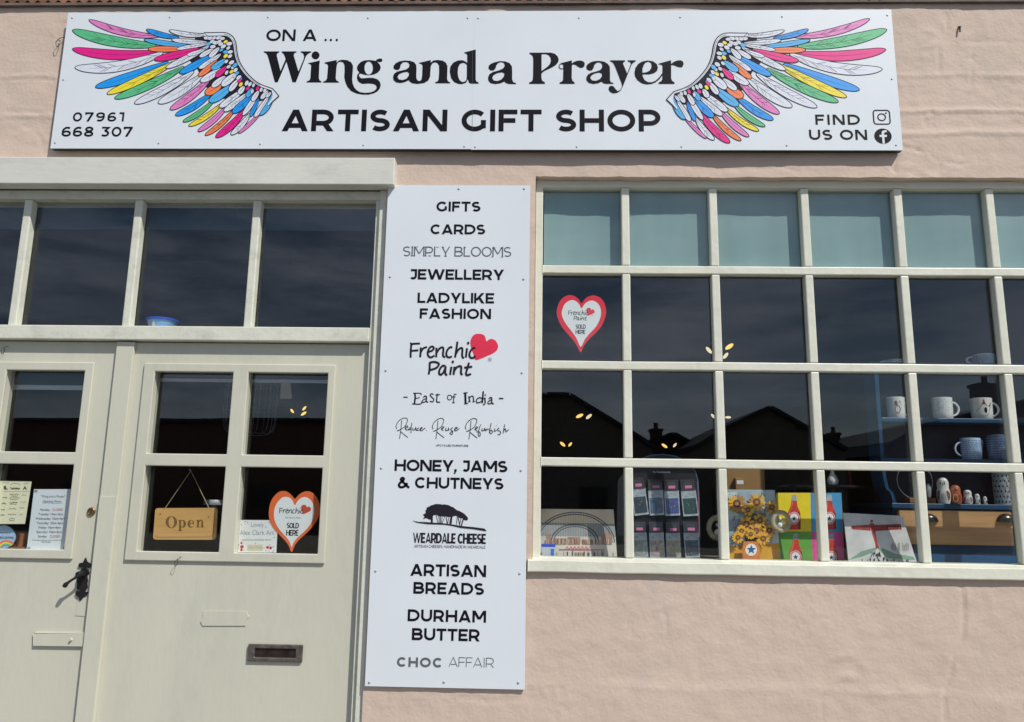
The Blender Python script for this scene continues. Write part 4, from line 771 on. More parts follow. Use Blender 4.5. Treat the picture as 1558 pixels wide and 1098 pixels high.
for p in ((178, 598), (715, 628)): v = f(*p, 0); g = MB(); g.tube([(v.x, yO+.0005, v.z), (v.x, yO-.002, v.z)], .0017, mat('knot', C(110, 70, 40), .8), 8); g.build('knot', r)
f = pmap((0, yN, 0), (0, -1, 0), 345, 730, 9.15); CARD = mat('card_white', C(224, 224, 222), .7, .02)
r = thing('flower_card', 'small white card with red flowers stuck in right door beside orange heart', 'card', f(400, 1008, 0)); g = MB(); fb = pmap((0, yN+.0012, 0), (0, -1, 0), 345, 730, 9.15); sheet(g, fb, [(105, 1006), (690, 1012), (712, 560), (150, 556)], .0005, CARD); g.build('paper', r)
g = MB(fb, .00001); g.lev = .0003; PEN = mat('pencil_print', C(150, 156, 166), .7, .05); FLR = ink('flower_red', 200, 50, 84); LEAF = ink('leaf', 96, 124, 122)
line(g, 'Lovely', 425, 652, 88, PEN, .8); line(g, 'Alex Clark Art', 420, 765, 96, PEN, .82); line(g, 'products available here.', 415, 845, 46, PEN, .95)
g.poly([(287, 902), (505, 902), (503, 985), (285, 985)], mat('tan_label', C(206, 198, 164), .7)); line(g, 'Alex Clark', 395, 960, 50, PEN, .85)
for x, y, s in ((212, 930, 24), (205, 878, 15), (205, 972, 18), (568, 938, 20), (612, 945, 20)):
    for k in range(5): g.poly(ell(x+s*.6*math.cos(k*1.257), y+s*.6*math.sin(k*1.257), s*.5, s*.5, 8), FLR)
    g.poly(ell(x, y, s*.28, s*.28, 8), NAVY)
for x, y in ((130, 925), (160, 945), (140, 985), (240, 975), (170, 905), (520, 945), (545, 985), (650, 930), (655, 980), (600, 905), (150, 960), (640, 1000), (590, 990), (170, 585), (255, 580), (292, 592), (545, 655), (400, 880), (665, 800), (205, 620), (590, 590)): g.poly(ell(x, y, 9, 5, 8, rnd.uniform(0, 180)), LEAF)
g.build('lettering', r)
p = Wp(320, 841, .32); zj = Wp(320, 845, .32).z; hj = Wp(320, 766, .32).z-zj
r = thing('glass_jar', 'tall clear jar with metal lid standing behind the open sign', 'jar', (p.x, .32, zj)); JG = glass('jar_glass', (.8, .82, .8), .05)
g = MB(); g.lathe((p.x, .32, zj), [(.0001, 0), (.034, 0), (.036, .006), (.036, hj*.8), (.031, hj*.93), (.031, hj)], JG, 24); g.build('body', r)
g = MB(); g.lathe((p.x, .32, zj+hj), [(.036, -.004), (.037, 0), (.037, .012), (.035, .014), (.0001, .015)], M_steel, 24); g.build('lid', r)
g = MB(); g.box(p.x-.3, p.x+.3, .24, .46, zj-.035, zj-.001, mat('dark_table', (.03, .022, .018), .5, .3, 5)); g.box(p.x-.28, p.x-.24, .26, .30, 0, zj-.035, MATS['dark_table']); g.box(p.x+.24, p.x+.28, .26, .30, 0, zj-.035, MATS['dark_table']); g.box(p.x-.28, p.x-.24, .40, .44, 0, zj-.035, MATS['dark_table']); g.box(p.x+.24, p.x+.28, .40, .44, 0, zj-.035, MATS['dark_table'])
tag(g.build('side_table'), 'dark side table inside the right door under the jar', 'table')
# hanging wire basket deeper in the shop
yb = 1.3; a, b = Wp(345, 600, yb), Wp(421, 600, yb); cx_, rx_ = (a.x+b.x)/2, (b.x-a.x)/2; zt_, zb_ = Wp(383, 586, yb).z, Wp(383, 660, yb).z
r = thing('wire_basket', 'hanging wire basket glimpsed through the right door upper panes', 'basket', (cx_, yb, zb_)); WIRE = mat('pale_wire', (.55, .55, .55), .35, .1, 30, metal=.6)
g = MB()
for k in range(14):
    an = 2*math.pi*k/14; g.tube([(cx_+rx_*q*math.cos(an), yb+rx_*q*math.sin(an), z) for q, z in ((1, zt_), (1, (zt_+zb_)/2), (.98, zb_+.05), (.9, zb_+.015), (.7, zb_))], .0016, WIRE, 5)
for q, z in ((1, zt_), (1, (zt_+zb_)/2), (.72, zb_)): g.tube([(cx_+rx_*q*math.cos(2*math.pi*k/28), yb+rx_*q*math.sin(2*math.pi*k/28), z) for k in range(28)], .0022, WIRE, 5, closed=True)
g.build('wire_cage', r)
g = MB(); g.tube([(cx_, yb, 2.75), (cx_, yb, zt_+.1)], .0015, WIRE, 5)
for s in (-1, 1): g.tube([(cx_, yb, zt_+.1), (cx_+s*rx_, yb, zt_)], .0015, WIRE, 5)
g.build('hanger', r)
# blinds at the doors and the transom
NAVYC = mat('navy_blind', (.030, .055, .085), .8, .08, 10); RAIL = mat('blind_rail', (.45, .50, .56), .5)
def blind(label, x0, x1, zb, zr, zt, y):
    r = thing('roller_blind', label, 'blind', ((x0+x1)/2, y, zb)); g = MB(); g.box(x0, x1, y, y+.001, zr, zt, NAVYC); g.build('cloth', r)
    if zr > zb: g = MB(); g.box(x0, x1, y-.004, y+.005, zb, zr, RAIL); g.build('bottom_rail', r, .0015)
blind('navy roller blind with pale bottom rail, at the top of the right door glass', pxs[0]-.02, pxs[3]+.02, Z(.1, (430, 582.5)), Z(.1, (430, 577.5)), pz[3]+.03, .095)
blind('navy roller blind with pale bottom rail, at the top of the left door glass', lp[0]-.02, lp[3]+.02, Z(.1, (60, 593)), Z(.1, (60, 586)), pz[3]+.03, .095)
blind('dark navy blind rolled down a little behind the lights above the doors', xDL+.01, xJ1-.01, Z(.1, (300, 350)), Z(.1, (300, 350)), zHd+.03, .098)
p = Wp(246, 500, .13); g = MB(); zt_ = Wp(246, 487, .13).z
r = thing('plastic_tub', 'plastic tub with bright blue rim standing behind the glass above the doors', 'tub', (p.x, .13, zTr1-.01))
TUBM = mat('tub_print', C(120, 170, 215), .4, .1); h = zt_-zTr1+.01
g.lathe((p.x, .13, zTr1-.01), [(.0001, 0), (.034, 0), (.049, h-.004), (.047, h-.004), (.032, .003)], TUBM, 32); g.build('body', r)
g = MB(); g.lathe((p.x, .13, zTr1-.01), [(.049, h-.006), (.0535, h-.005), (.0535, h+.001), (.050, h+.002), (.0001, h)], ink('tub_blue', 24, 70, 190), 32); g.build('lid', r)
def cyl(cx, cy, cz, rad, turn=0): return lambda u, v, l: Vector((cx+(rad(v)+.0006+l)*math.sin(u+turn), cy-(rad(v)+.0006+l)*math.cos(u+turn), cz+v))
g = MB(cyl(p.x, .13, zTr1-.01, lambda v: .034+.015*v/(h-.004)), .0001)
g.poly([(-.9, h*.1), (-.3, h*.1), (-.45, h*.75), (-.9, h*.75)], ink('tub_orange', 235, 150, 80)); g.poly([(-.32, h*.2), (.0, h*.3), (-.1, h*.8), (-.3, h*.7)], WHITE); g.poly([(.1, h*.2), (.8, h*.2), (.8, h*.5), (.2, h*.55)], ink('tub_cyan', 90, 190, 230)); g.build('label', r)

# ------------------------------------------------------------------ goods in the shop window
zB = zSill-.013
xwb = Wp(1316, 800, .18).x; g = MB(); g.box(xW0, xwb, .1005, .42, zB-.03, zB, mat('window_board', (.22, .20, .18), .6, .1, 5)); g.box(xwb, xW1, .1005, .165, zB-.03, zB, mat('window_board', (.22, .20, .18), .6, .1, 5)); tag(g.build('window_board', bevel=.002), 'painted display board inside the shop window under the goods', 'shelf')
def stand_on(v): return Vector((v.x, v.y, zB))
# bridge picture
N8 = vnorm(9); O = Wp(880, 846, .135); f = pmap(O, N8, 790, 540, 3.137)
r = thing('bridge_picture', 'drawing of an arched bridge on canvas, lower left of shop window', 'picture', stand_on(f(250, 965, 0)))
g = MB(); sheet(g, f, [(20, 975), (468, 972), (450, 737), (40, 733)], .012, mat('canvas', C(205, 200, 192), .8, .04, 12)); g.build('canvas', r)
g = MB(f, .00002); g.lev = .0003
g.poly([(40, 735), (450, 739), (455, 805), (37, 798)], mat('sky_wash', C(216, 200, 178), .8, .12, 14)); g.poly([(37, 798), (455, 805), (459, 868), (33, 862)], mat('grey_wash', C(150, 152, 154), .8, .12, 14))
for y, k in ((0, 0), (14, 10)): g.stroke(arc(265, 900, 190-k, -(150-k), 2, 178, 40), 5, M_grey)
g.stroke(arc(265, 890, 112, -82, 5, 175, 30), 7, M_grey); g.stroke(arc(265, 890, 100, -72, 5, 175, 30), 5, M_grey)
for x in range(90, 450, 12): yy = 900-150*math.sqrt(max(0, 1-((x-265)/190)**2)); g.stroke([(x, yy), (x, 880)], .8, M_grey)
TER = mat('brick_wash', C(160, 126, 108), .8, .25, 40)
for x, w_, h in ((120, 40, 22), (165, 60, 30), (230, 60, 36), (300, 55, 24), (360, 28, 22), (392, 50, 50), (130, 20, 50)): g.poly([(x, 905), (x+w_, 905), (x+w_, 905-h), (x, 905-h)], TER)
for x in range(120, 445, 9): g.stroke([(x, 878), (x+rnd.uniform(-2, 2), 902)], 1.6, rnd.choice((M_dark, WHITE, TER)))
g.stroke([(190, 928), (405, 930)], 3.5, RED); g.stroke([(p, 928-(14 if i % 2 else 0)) for i, p in enumerate(range(220, 345, 9))], 2.6, RED)
for k in range(26): x = rnd.uniform(170, 455); g.stroke([(x, 940+rnd.uniform(-6, 4)), (x+rnd.uniform(-3, 3), 962)], rnd.uniform(1.5, 4), rnd.choice((M_dark, M_grey, TER, NAVY)))
g.build('print', r)
def boxt(px0, px1, py0, py1, y, dy): a, b = Wp(px0, py1, y), Wp(px1, py0, y); return a.x, b.x, a.z, b.z
a, b, c, d = boxt(824, 844.5, 832, 846, .105, 0); r = thing('small_tub', 'tiny clear box with blue lid in front of the bridge picture', 'box', ((a+b)/2, .11, zB))
g = MB(); g.box(a, b, .104, .118, zB, d, mat('frosted_plastic', C(176, 184, 196), .4)); g.build('body', r, .001); g = MB(); g.box(a-.001, b+.001, .1032, .1188, d+.0002, Wp(830, 827.5, .105).z, ink('lid_blue', 30, 80, 200)); g.build('lid', r, .001)
g = MB(wallmap(.1036)); g.poly([(b-.014, zB+.004), (b-.003, zB+.004), (b-.003, d-.006), (b-.014, d-.006)], ink('lid_label', 60, 110, 200)); g.build('label', r)
# packet stand
f = pmap((0, .215, 0), vnorm(4), 950, 690, 6.1); O = Wp(1000, 850, .215); f = pmap(O, vnorm(4), 950, 690, 6.1)
r = thing('display_stand', 'black arched display card holding two rows of small packets', 'stand', stand_on(f(380, 970, 0)))
sh = [(-80, 985), (700, 985), (690, 420), (682, 250), (660, 170), (620, 110), (560, 60), (470, 20), (360, 4), (240, 14), (120, 60), (20, 140), (-60, 250)]
v = [f(*p, 0) for p in sh]; g = MB(); tri = tessellate_polygon([[Vector((p[0], p[1], 0)) for p in sh]]); n = len(sh); BK = mat('stand_black', (.012, .012, .018), .45, .1)
g.add(v+[q-f.N*.004 for q in v], [tuple(t) for t in tri]+[tuple(i+n for i in t) for t in tri]+[(i, (i+1) % n, n+(i+1) % n, n+i) for i in range(n)], BK); g.build('back_card', r)
g = MB(f, .00002); g.lev = .0003; g.stroke([(703, 985), (693, 420), (684, 252), (662, 172), (622, 112), (560, 62), (470, 22), (360, 6), (240, 16), (120, 62)], 7, mat('foil_blue', C(70, 110, 150), .3)); g.stroke([(695, 985), (687, 420), (677, 254)], 4, ink('foil_pink', 200, 90, 110))
line(g, 'For bookmarks', 345, 178, 26, WHITE); g.build('lettering', r)
POLY = mat('poly_bag', C(160, 168, 178), .12, .35, 60, .9, 45, coat=1.0)
INS = [((44, 58, 70), 'deep blue-green'), ((72, 96, 122), 'mid blue'), ((66, 76, 128), 'violet blue'), ((44, 70, 68), 'dark green'), ((138, 150, 146), 'pale grey-green'), ((166, 148, 140), 'pinkish beige'), ((158, 150, 122), 'cream and green'), ((62, 80, 90), 'dark teal')]
PK = [[(55, 222), (178, 214), (226, 560), (96, 575)], [(213, 236), (350, 236), (370, 566), (240, 572)], [(364, 240), (498, 240), (516, 570), (384, 576)], [(514, 240), (648, 234), (690, 572), (550, 580)], [(68, 630), (195, 630), (221, 956), (92, 960)], [(226, 630), (356, 630), (376, 960), (241, 965)], [(380, 634), (510, 634), (525, 962), (396, 966)], [(540, 630), (680, 630), (700, 960), (570, 966)]]
fp = pmap(O+f.N*.014, vnorm(6), 950, 690, 6.1)
for i, c in enumerate(PK):
    c = [Vector(p) for p in c]; bil = lambda u, v: tuple((c[0]*(1-u)+c[1]*u)*(1-v)+(c[3]*(1-u)+c[2]*u)*v); q = lambda u0, u1, v0, v1: [bil(u0, v0), bil(u1, v0), bil(u1, v1), bil(u0, v1)]
    t = thing('packet', 'clear packet with dark header and %s insert, %s row, %s from left' % (INS[i][1], ('upper', 'lower')[i//4], ('first', 'second', 'third', 'fourth')[i % 4]), 'packet', fp(*bil(.5, 1), 0), 'small packets on the display stand')
    g = MB(); sheet(g, fp, q(0, 1, .3, 1), .004, POLY); g.build('bag', t, .0006)
    g = MB(); sheet(g, pmap(O+f.N*.0155, vnorm(6), 950, 690, 6.1), q(.02, .98, 0, .31), .002, mat('header_card', (.035, .035, .045), .3, .1, coat=.5)); g.build('header', t)
    g = MB(pmap(O+f.N*.0158, vnorm(6), 950, 690, 6.1), .00002); g.poly(q(.3, .78, .17, .25), ink('header_pink', 205, 120, 160))
    for v in (.08, .12): g.stroke([bil(.26, v), bil(.8, v)], 5, M_grey)
    g.stroke(q(.06, .94, .03, .28), 2.5, MATS['grey_vinyl'], closed=True); g.build('lettering', t)
    g = MB(pmap(O+f.N*.0146, vnorm(6), 950, 690, 6.1), .00002); g.poly(q(.06, .94, .52, .95), mat('insert_%s' % 'abcdefgh'[i], C(*INS[i][0], .8), .25, .35, 60, .5, 50, coat=.6))
    for k in range(7): x, y = rnd.uniform(.2, .8), rnd.uniform(.56, .9); g.stroke([bil(x, y), bil(x+rnd.uniform(-.12, .12), y+rnd.uniform(-.1, .1))], rnd.uniform(2, 7), rnd.choice((M_grey, TER, LEAF, MATS['insert_a'])))
    g.build('insert', t)
# woven wreaths
WIC = mat('pale_wicker', C(176, 164, 140), .8, .25, 60, .6, 120)
def wreath(label, px, py, rpx, y):
    p = Wp(px, py, y); k = rpx*(y+2.4)/FPX; r = thing('wreath', label, 'wreath', (p.x, y, p.z-k)); g = MB()
    for s in range(5):
        pts = []
        for i in range(60):
            a = 2*math.pi*i/60; b = a*9+s*1.257; q = k*.84+k*.15*math.cos(b); pts.append((p.x+q*math.cos(a)*.92, y+k*.15*math.sin(b), p.z+q*math.sin(a)))
        g.tube(pts, k*.10, WIC, 6, closed=True)
    g.build('ring', r); g = MB()
    for a, b, s in ((-.1, -.35, .26), (.2, -.1, .2), (-.05, .25, .16)): g.lathe((p.x+a*k, y, p.z+b*k-s*k), [(.0001, 0), (s*k*.7, s*k*.3), (s*k, s*k), (s*k*.7, s*k*1.7), (.0001, s*k*2)], WHITE, 14)
    g.build('ornament', r)
wreath('small pale woven wreath beside the packet stand', 1093, 803, 18, .24)
wreath('small pale woven wreath between sunflower and bottle pictures', 1188, 793, 15.5, .128)
# sunflower bag
O = Wp(1140, 851, .15); f = pmap(O, vnorm(5), 1060, 560, 3.43)
r = thing('sunflower_bag', 'glossy gift bag printed with yellow sunflowers in the shop window', 'bag', stand_on(f(290, 1010, 0)))
g = MB(); sheet(g, f, [(150, 1012), (438, 1005), (406, 637), (136, 634)], .05, mat('bag_paper', C(170, 186, 198), .3, .2, 12)); g.build('bag', r, .001)
g = MB(f, .0001); g.lev = .0004; g.poly([(150, 930), (432, 914), (438, 1003), (150, 1010)], ink('bag_gold', 224, 164, 52)); PET = ink('petal', 226, 172, 58); PET2 = ink('petal_deep', 178, 126, 56); SEED = mat('seed', C(110, 62, 34), .7, .3, 60); LF = mat('leaf_dark', C(84, 96, 62), .7, .3, 40)
for x, y, w_, h_, c_ in ((150, 650, 60, 120, (196, 206, 206)), (215, 645, 70, 90, (158, 176, 190)), (330, 645, 70, 160, (188, 208, 212)), (160, 790, 80, 120, (150, 168, 176)), (390, 760, 30, 150, (206, 214, 208)), (250, 760, 110, 140, (120, 118, 84))): g.poly([(x, y), (x+w_, y-4), (x+w_+6, y+h_), (x+4, y+h_+6)], mat('bag_patch_%d_%d' % (x, y), C(*c_), .4, .15, 20))
for k in range(90): x, y = rnd.uniform(160, 410), rnd.uniform(660, 910); g.poly([(x, y), (x+rnd.uniform(-22, 22), y+rnd.uniform(-26, 26)), (x+rnd.uniform(-12, 12), y+rnd.uniform(-12, 12))], LF)
for x, y, s in ((205, 708, 46), (308, 700, 44), (262, 740, 32), (385, 728, 34), (252, 815, 40), (322, 795, 34), (300, 850, 36), (368, 848, 34), (225, 850, 28), (205, 885, 30), (335, 890, 34), (270, 868, 26)):
    for k in range(13): a = k*.4833+rnd.uniform(-.1, .1); g.poly(ell(x+s*.72*math.cos(a), y+s*.72*math.sin(a), s*.38, s*.17, 8, math.degrees(a)), rnd.choice((PET, PET, PET2)))
    g.poly(ell(x, y, s*.45, s*.45, 14), SEED); g.poly(ell(x, y, s*.22, s*.22, 10), rnd.choice((PET2, TER)))
AMB = mat('vase_amber', C(200, 120, 60), .5, .15, 10); g.poly([(232, 905), (305, 905), (318, 940), (318, 1006), (228, 1008), (226, 940)], AMB); g.poly(ell(272, 948, 38, 40, 26), ink('badge_yellow', 240, 196, 60)); g.poly(ell(272, 948, 29, 31, 24), WHITE)
g.poly([(272+(26 if i % 2 == 0 else 11)*math.sin(i*.6283), 948-(26 if i % 2 == 0 else 11)*math.cos(i*.6283)) for i in range(10)], ink('badge_blue', 40, 90, 150)); g.stroke(ell(272, 948, 34, 36, 26), 4, RED, closed=True); g.build('print', r)
# bottle picture
O = Wp(1240, 852, .165); f = pmap(O, vnorm(6), 1060, 560, 3.43); ln = lambda y: (425+(y-650)*.025)
r = thing('bottle_picture', 'canvas of four coloured squares each with a red bottle, in the window', 'picture', stand_on(f(600, 1015, 0)))
g = MB(); sheet(g, f, [(436, 1018), (772, 1018), (755, 650), (424, 650)], .02, mat('canvas_side', C(214, 180, 60), .7)); g.build('canvas', r)
g = MB(f, .00004); g.lev = .0003; xm_ = 600
for c, m in (([(424, 650), (594, 650), (598, 852), (431, 852)], ink('sq_yellow', 240, 206, 28)), ([(594, 650), (755, 650), (762, 857), (598, 852)], ink('sq_blue', 66, 146, 196)), ([(431, 852), (598, 852), (606, 1018), (436, 1018)], ink('sq_green', 100, 164, 66)), ([(598, 852), (762, 857), (772, 1018), (606, 1018)], ink('sq_pink', 214, 82, 150))): g.poly(c, m)
BOT = mat('bottle_red', C(192, 56, 36), .5, .25, 30); BOTD = mat('bottle_dark', C(120, 34, 26), .5, .2, 30); BOTL = mat('bottle_light', C(226, 110, 84), .5, .2, 30); FOIL = mat('foil_grey', C(160, 160, 170), .5, .2, 40)
for x, y in ((508, 660), (516, 862), (692, 660), (702, 864)):
    g.poly([(x-14, y+30), (x+14, y+30), (x+18, y+60), (x+32, y+92), (x+35, y+178), (x+30, y+182), (x-30, y+182), (x-35, y+178), (x-32, y+92), (x-18, y+60)], BOT); g.poly([(x-11, y), (x+11, y), (x+15, y+32), (x-15, y+32)], FOIL)
    g.poly([(x+20, y+92), (x+33, y+96), (x+35, y+178), (x+22, y+180)], BOTD); g.stroke([(x-9, y+38), (x-12, y+62), (x-26, y+96), (x-28, y+170)], 5, BOTL)
    g.poly(ell(x, y+122, 30, 32, 24), WHITE); g.stroke(ell(x, y+122, 25, 27, 22), 5, RED, closed=True); g.poly([(x+(14 if i % 2 == 0 else 6)*math.sin(i*.6283), y+124-(14 if i % 2 == 0 else 6)*math.cos(i*.6283)) for i in range(10)], NAVY)
g.build('print', r)
# red wing statue picture
O = Wp(1340, 856, .112); f = pmap(O, vnorm(16), 1170, 700, 6.1)
r = thing('statue_picture', 'glossy print of a red winged statue on a green hill, lower right window', 'picture', stand_on(f(1050, 965, 0)))
g = MB(); sheet(g, f, [(742, 968), (1385, 985), (1236, 516), (690, 488)], .006, mat('print_card', C(196, 194, 192), .15, .2, 12, coat=.8)); g.build('card', r)
g = MB(f, .00003); g.lev = .0003; RUST = mat('rust_print', C(156, 52, 50), .3, .35, 40); HILL = mat('hill_print', C(110, 142, 122), .4, .2, 20)
g.poly([(735, 925), (860, 845), (980, 812), (1060, 820), (1180, 870), (1340, 895), (1355, 925), (1100, 910), (1010, 820), (950, 860), (850, 900)], HILL); g.poly([(760, 610), (940, 598), (945, 655), (770, 640)], RUST); g.poly([(965, 600), (1222, 592), (1232, 640), (970, 660)], RUST)
g.poly([(935, 585), (975, 585), (990, 690), (1012, 780), (1028, 815), (990, 820), (985, 770), (955, 680)], RUST); g.poly(ell(953, 566, 13, 15, 14), RUST)
for x in range(785, 1225, 24): g.stroke([(x, 598), (x+4, 648)], 3, M_dark)
for y in (618,): g.stroke([(770, y+4), (1225, y-4)], 3, M_dark)
for k in range(46):
    y = rnd.uniform(850, 965); x = 1000+rnd.uniform(-1, 1)*(20+(y-820)*.55) if k < 26 else rnd.uniform(770, 1340); y = y if k < 26 else rnd.uniform(925, 960)
    g.stroke([(x, y-12), (x+rnd.uniform(-4, 4), y+14)], rnd.uniform(4, 9), M_dark)
for k in range(9): x = rnd.uniform(1130, 1290); g.stroke([(x, 775+rnd.uniform(-12, 20)), (x+3, 840)], 4, M_grey)
g.build('print', r)
# kraft bags, vase, round table
KR = mat('kraft_paper', C(146, 112, 70), .8, .12, 10)
for lab, c, y, lb_ in (('brown kraft gift bag behind the sunflower bag', (1106, 1163, 712, 790), .42, 0), ('small brown kraft bag with a white tag behind the sunflower bag', (1121, 1131, 727, 790), .40, 1)):
    a, b, c_, d = boxt(*c, y, 0); t = thing('kraft_bag', lab, 'bag', ((a+b)/2, y, zB)); g = MB(); g.box(a, b, y, y+.04, zB, d, KR); g.build('bag', t, .003)
    if lb_: g = MB(wallmap(y-.0006)); q = Wp(1126, 733, y); g.poly([(q.x-.012, q.z-.008), (q.x+.012, q.z-.008), (q.x+.012, q.z+.006), (q.x-.012, q.z+.006)], WHITE); g.build('tag', t)
zt = Wp(1268, 738.5, .40).z; tx = Wp(1255, 738, .40).x
r = thing('round_table', 'thin black round tray table standing behind the pictures', 'table', (tx, .42, 0)); BT = mat('black_lacquer', (.012, .012, .014), .25, .1)
g = MB(); g.lathe((tx, .42, zt-.012), [(.0001, 0), (.165, 0), (.17, .004), (.17, .010), (.165, .012), (.0001, .012)], BT, 48); g.build('tabletop', r)
for k in range(3): a = k*2.094+.5; g = MB(); g.tube([(tx+.1*math.cos(a), .42+.1*math.sin(a), zt-.013), (tx+.15*math.cos(a), .42+.15*math.sin(a), .005)], .01, BT, 8); g.build('leg', r)
p = Wp(1267.5, 738, .35); k = (Wp(1276.5, 728, .35).x-Wp(1259.5, 728, .35).x)/2
g = MB(); g.lathe((p.x, .35, zt), [(.0001, 0), (k*.75, 0), (k, k*.6), (k*.97, k*1.0), (k*.6, k*1.75), (k*.34, k*2.15), (k*.32, k*2.6), (k*.2, k*2.6), (.0001, k*2.2)], mat('white_ceramic', (.72, .74, .72), .25, .03, coat=.4), 28); tag(g.build('vase'), 'small white teardrop bud vase on the black round table', 'vase')
p = Wp(1298, 738, .43); g = MB(); g.lathe((p.x, .45, zt), [(.0001, 0), (.018, 0), (.018, .004), (.005, .008), (.005, .035), (.009, .042), (.006, .045), (.006, .065), (.0001, .066)], mat('red_candle', C(110, 32, 26), .6), 16); tag(g.build('candlestick'), 'slim dark red candlestick on the black round table', 'candlestick')

# ------------------------------------------------------------------ blue dresser with its mugs and dolls
yF = .215; DB = mat('dresser_blue', C(20, 66, 100, 1.0), .4, .08, 4, .1, 30); DN = mat('dresser_navy', C(8, 18, 38, .9), .6, .1, 4); PINE = mat('pine_front', C(184, 142, 98), .5, .24, 2.5, .1, 30, stretch=(1, 1, 16))
xl = Wp(1333, 600, yF).x; xr = xl+1.05; zc = Wp(1440, 766, yF).z; zs2 = Wp(1440, 698, yF+.01).z; zs1 = Wp(1440, 636.5, yF+.01).z; ztp = Wp(1440, 561, yF+.01).z
xc0 = Wp(1356, 765, yF).x
dr = thing('dresser', 'blue painted dresser with two shelves and a pine drawer', 'dresser', ((xl+xr)/2, .75, 0))
yb_ = yF+.088
g = MB(); g.box(xl+.014, xr, yb_, yb_+.012, zc, ztp, DN); g.build('back_panel', dr)
sp = [(xl, ztp), (xl, zs2+.01)]+[tuple(v) for v in smooth([(xl, zs2), (xl+.002, zs2-.05), (xl+.009, zs2-.10), (xl+.022, zc+.035), (xc0+.006, zc+.001)], 4)]
g = MB(); o = [(x, z) for x, z in sp]; g.prism(o+[(x+.012, z) for x, z in reversed(o)], yF, yb_, DB); g.build('side_panel', dr, .001)
g = MB(); g.box(xr-.016, xr, yF, yb_-.0005, zc, ztp-.001, DB); g.build('side_panel', dr, .001)
for z, n_ in ((zs1, 'shelf'), (zs2, 'shelf')): g = MB(); g.box(xl+.013, xr-.0165, yF+.002, yb_-.0005, z-.014, z, DB); g.build(n_, dr, .0015)
g = MB(); g.box(xl-.02, xr+.02, yF-.012, yb_+.02, ztp+.0005, ztp+.018, DB); g.build('top_board', dr, .002)
g = MB(); g.box(xc0-.012, xr+.03, yF-.03, yb_+.22, zc-.017, zc-.0005, DB); g.build('counter', dr, .002)
zd0 = Wp(1450, 829, yF-.02).z; zdt = zc-.020
g = MB(); g.box(xc0+.002, xr+.01, yF-.006, yb_+.20, zd0-.03, zdt+.002, DB); g.build('carcase', dr)
xd0 = xc0+.012; xd1 = Wp(1539, 790, yF-.02).x
g = MB(); g.box(xd0, xd1, yF-.024, yF-.0065, zd0, zdt-.002, PINE); dw = g.build('drawer', dr, .003)
for px in (1414, 1531):
    q = Wp(px, 788, yF-.03); g = MB(); vs = []; fs = []; rx, ry, rz = .030, .022, .030
    for i in range(9):
        for j in range(13):
            a = math.pi*j/12; b = math.pi/2*i/8; vs.append((q.x+rx*math.cos(a)*1.0, yF-.025-ry*math.sin(a)*math.sin(b+.05), q.z-.012+rz*math.sin(a)*math.cos(b)*.9))
    for i in range(8):
        for j in range(12): fs.append((i*13+j, i*13+j+1, i*13+14+j, i*13+13+j))
    g.add(vs, fs, mat('cup_pull', (.10, .085, .075), .3, .2, 30, metal=.8)); g.build('handle', dw, smooth=True)
g = MB(); g.box(xd1+.012, xr, yF-.024, yF-.0065, zd0, zdt-.002, PINE); g.build('drawer', dr, .003)
ap = [(xc0+.004, zd0-.031)]+[(xc0+.004+(xr-xc0)*t, zd0-.062-.03*math.sin(math.pi*min(1, t*1.6))) for t in [i/20 for i in range(21)]]+[(xr+.01, zd0-.031)]
g = MB(); g.prism(ap, yF-.022, yF-.004, mat('apron_blue', C(10, 84, 132, 1.0), .4, .05)); g.build('apron', dr, .001)
for x in (xc0+.02, xr-.03):
    for y in (yF+.0, yb_+.16): g = MB(); g.box(x-.02, x+.02, y, y+.03, 0, zd0-.031, DN); g.build('leg', dr)
MUGW = mat('mug_white', (.74, .75, .74), .2, .03, coat=.5)
def mug(label, pl_, pr, pt, zb, y, hand, m, decal):
    a, b = Wp(pl_, pt, y), Wp(pr, pt, y); rr = (b.x-a.x)/2; cx_ = (a.x+b.x)/2; H = a.z-zb; r = thing('mug', label, 'mug', (cx_, y, zb), 'mugs on the blue dresser')
    g = MB(); g.lathe((cx_, y, zb), [(.0001, 0), (rr*.86, 0), (rr*.95, .004), (rr*.98, H*.3), (rr, H), (rr*.95, H+.001), (rr*.9, H*.9), (rr*.88, .006), (.0001, .005)], m, 32); g.build('body', r)
    an = R(hand); d = Vector((math.cos(an), math.sin(an), 0)); c = Vector((cx_, y, zb))
    g = MB(); g.tube([c+d*(rr*.97+rr*.72*math.sin(t))+Vector((0, 0, H*.5+H*.32*math.cos(t))) for t in [math.pi*i/12 for i in range(13)]], rr*.11, m, 8); g.build('handle', r)
    g = MB(cyl(cx_, y, zb, lambda v: rr*(.965+.035*v/H), -.5), .00008); decal(g, H, rr); g.build('print', r)
BRM = mat('mug_brown', C(132, 92, 60), .5, .3, 60); BLM = mat('mug_blue_print', C(90, 120, 160), .5, .2); RBM = mat('mug_rust', C(130, 60, 44), .5, .3, 60)
def d_animal(g, H, rr):
    g.poly(ell(.25, H*.42, .30, H*.20, 20), BRM); g.poly(ell(.12, H*.70, .17, H*.13, 16), BRM); g.stroke(smooth([(.5, H*.35), (.68, H*.55), (.55, H*.8), (.42, H*.72)], 4), .004, BRM); g.poly(ell(.16, H*.40, .13, H*.12, 14), MUGW); g.poly(ell(.08, H*.72, .03, H*.03, 8), M_dark)
def d_speck(g, H, rr):
    for k in range(90): x, z = rnd.uniform(-1.3, 1.3), rnd.uniform(H*.06, H*.94); g.poly(ell(x, z, .03, .0011, 6), M_grey)
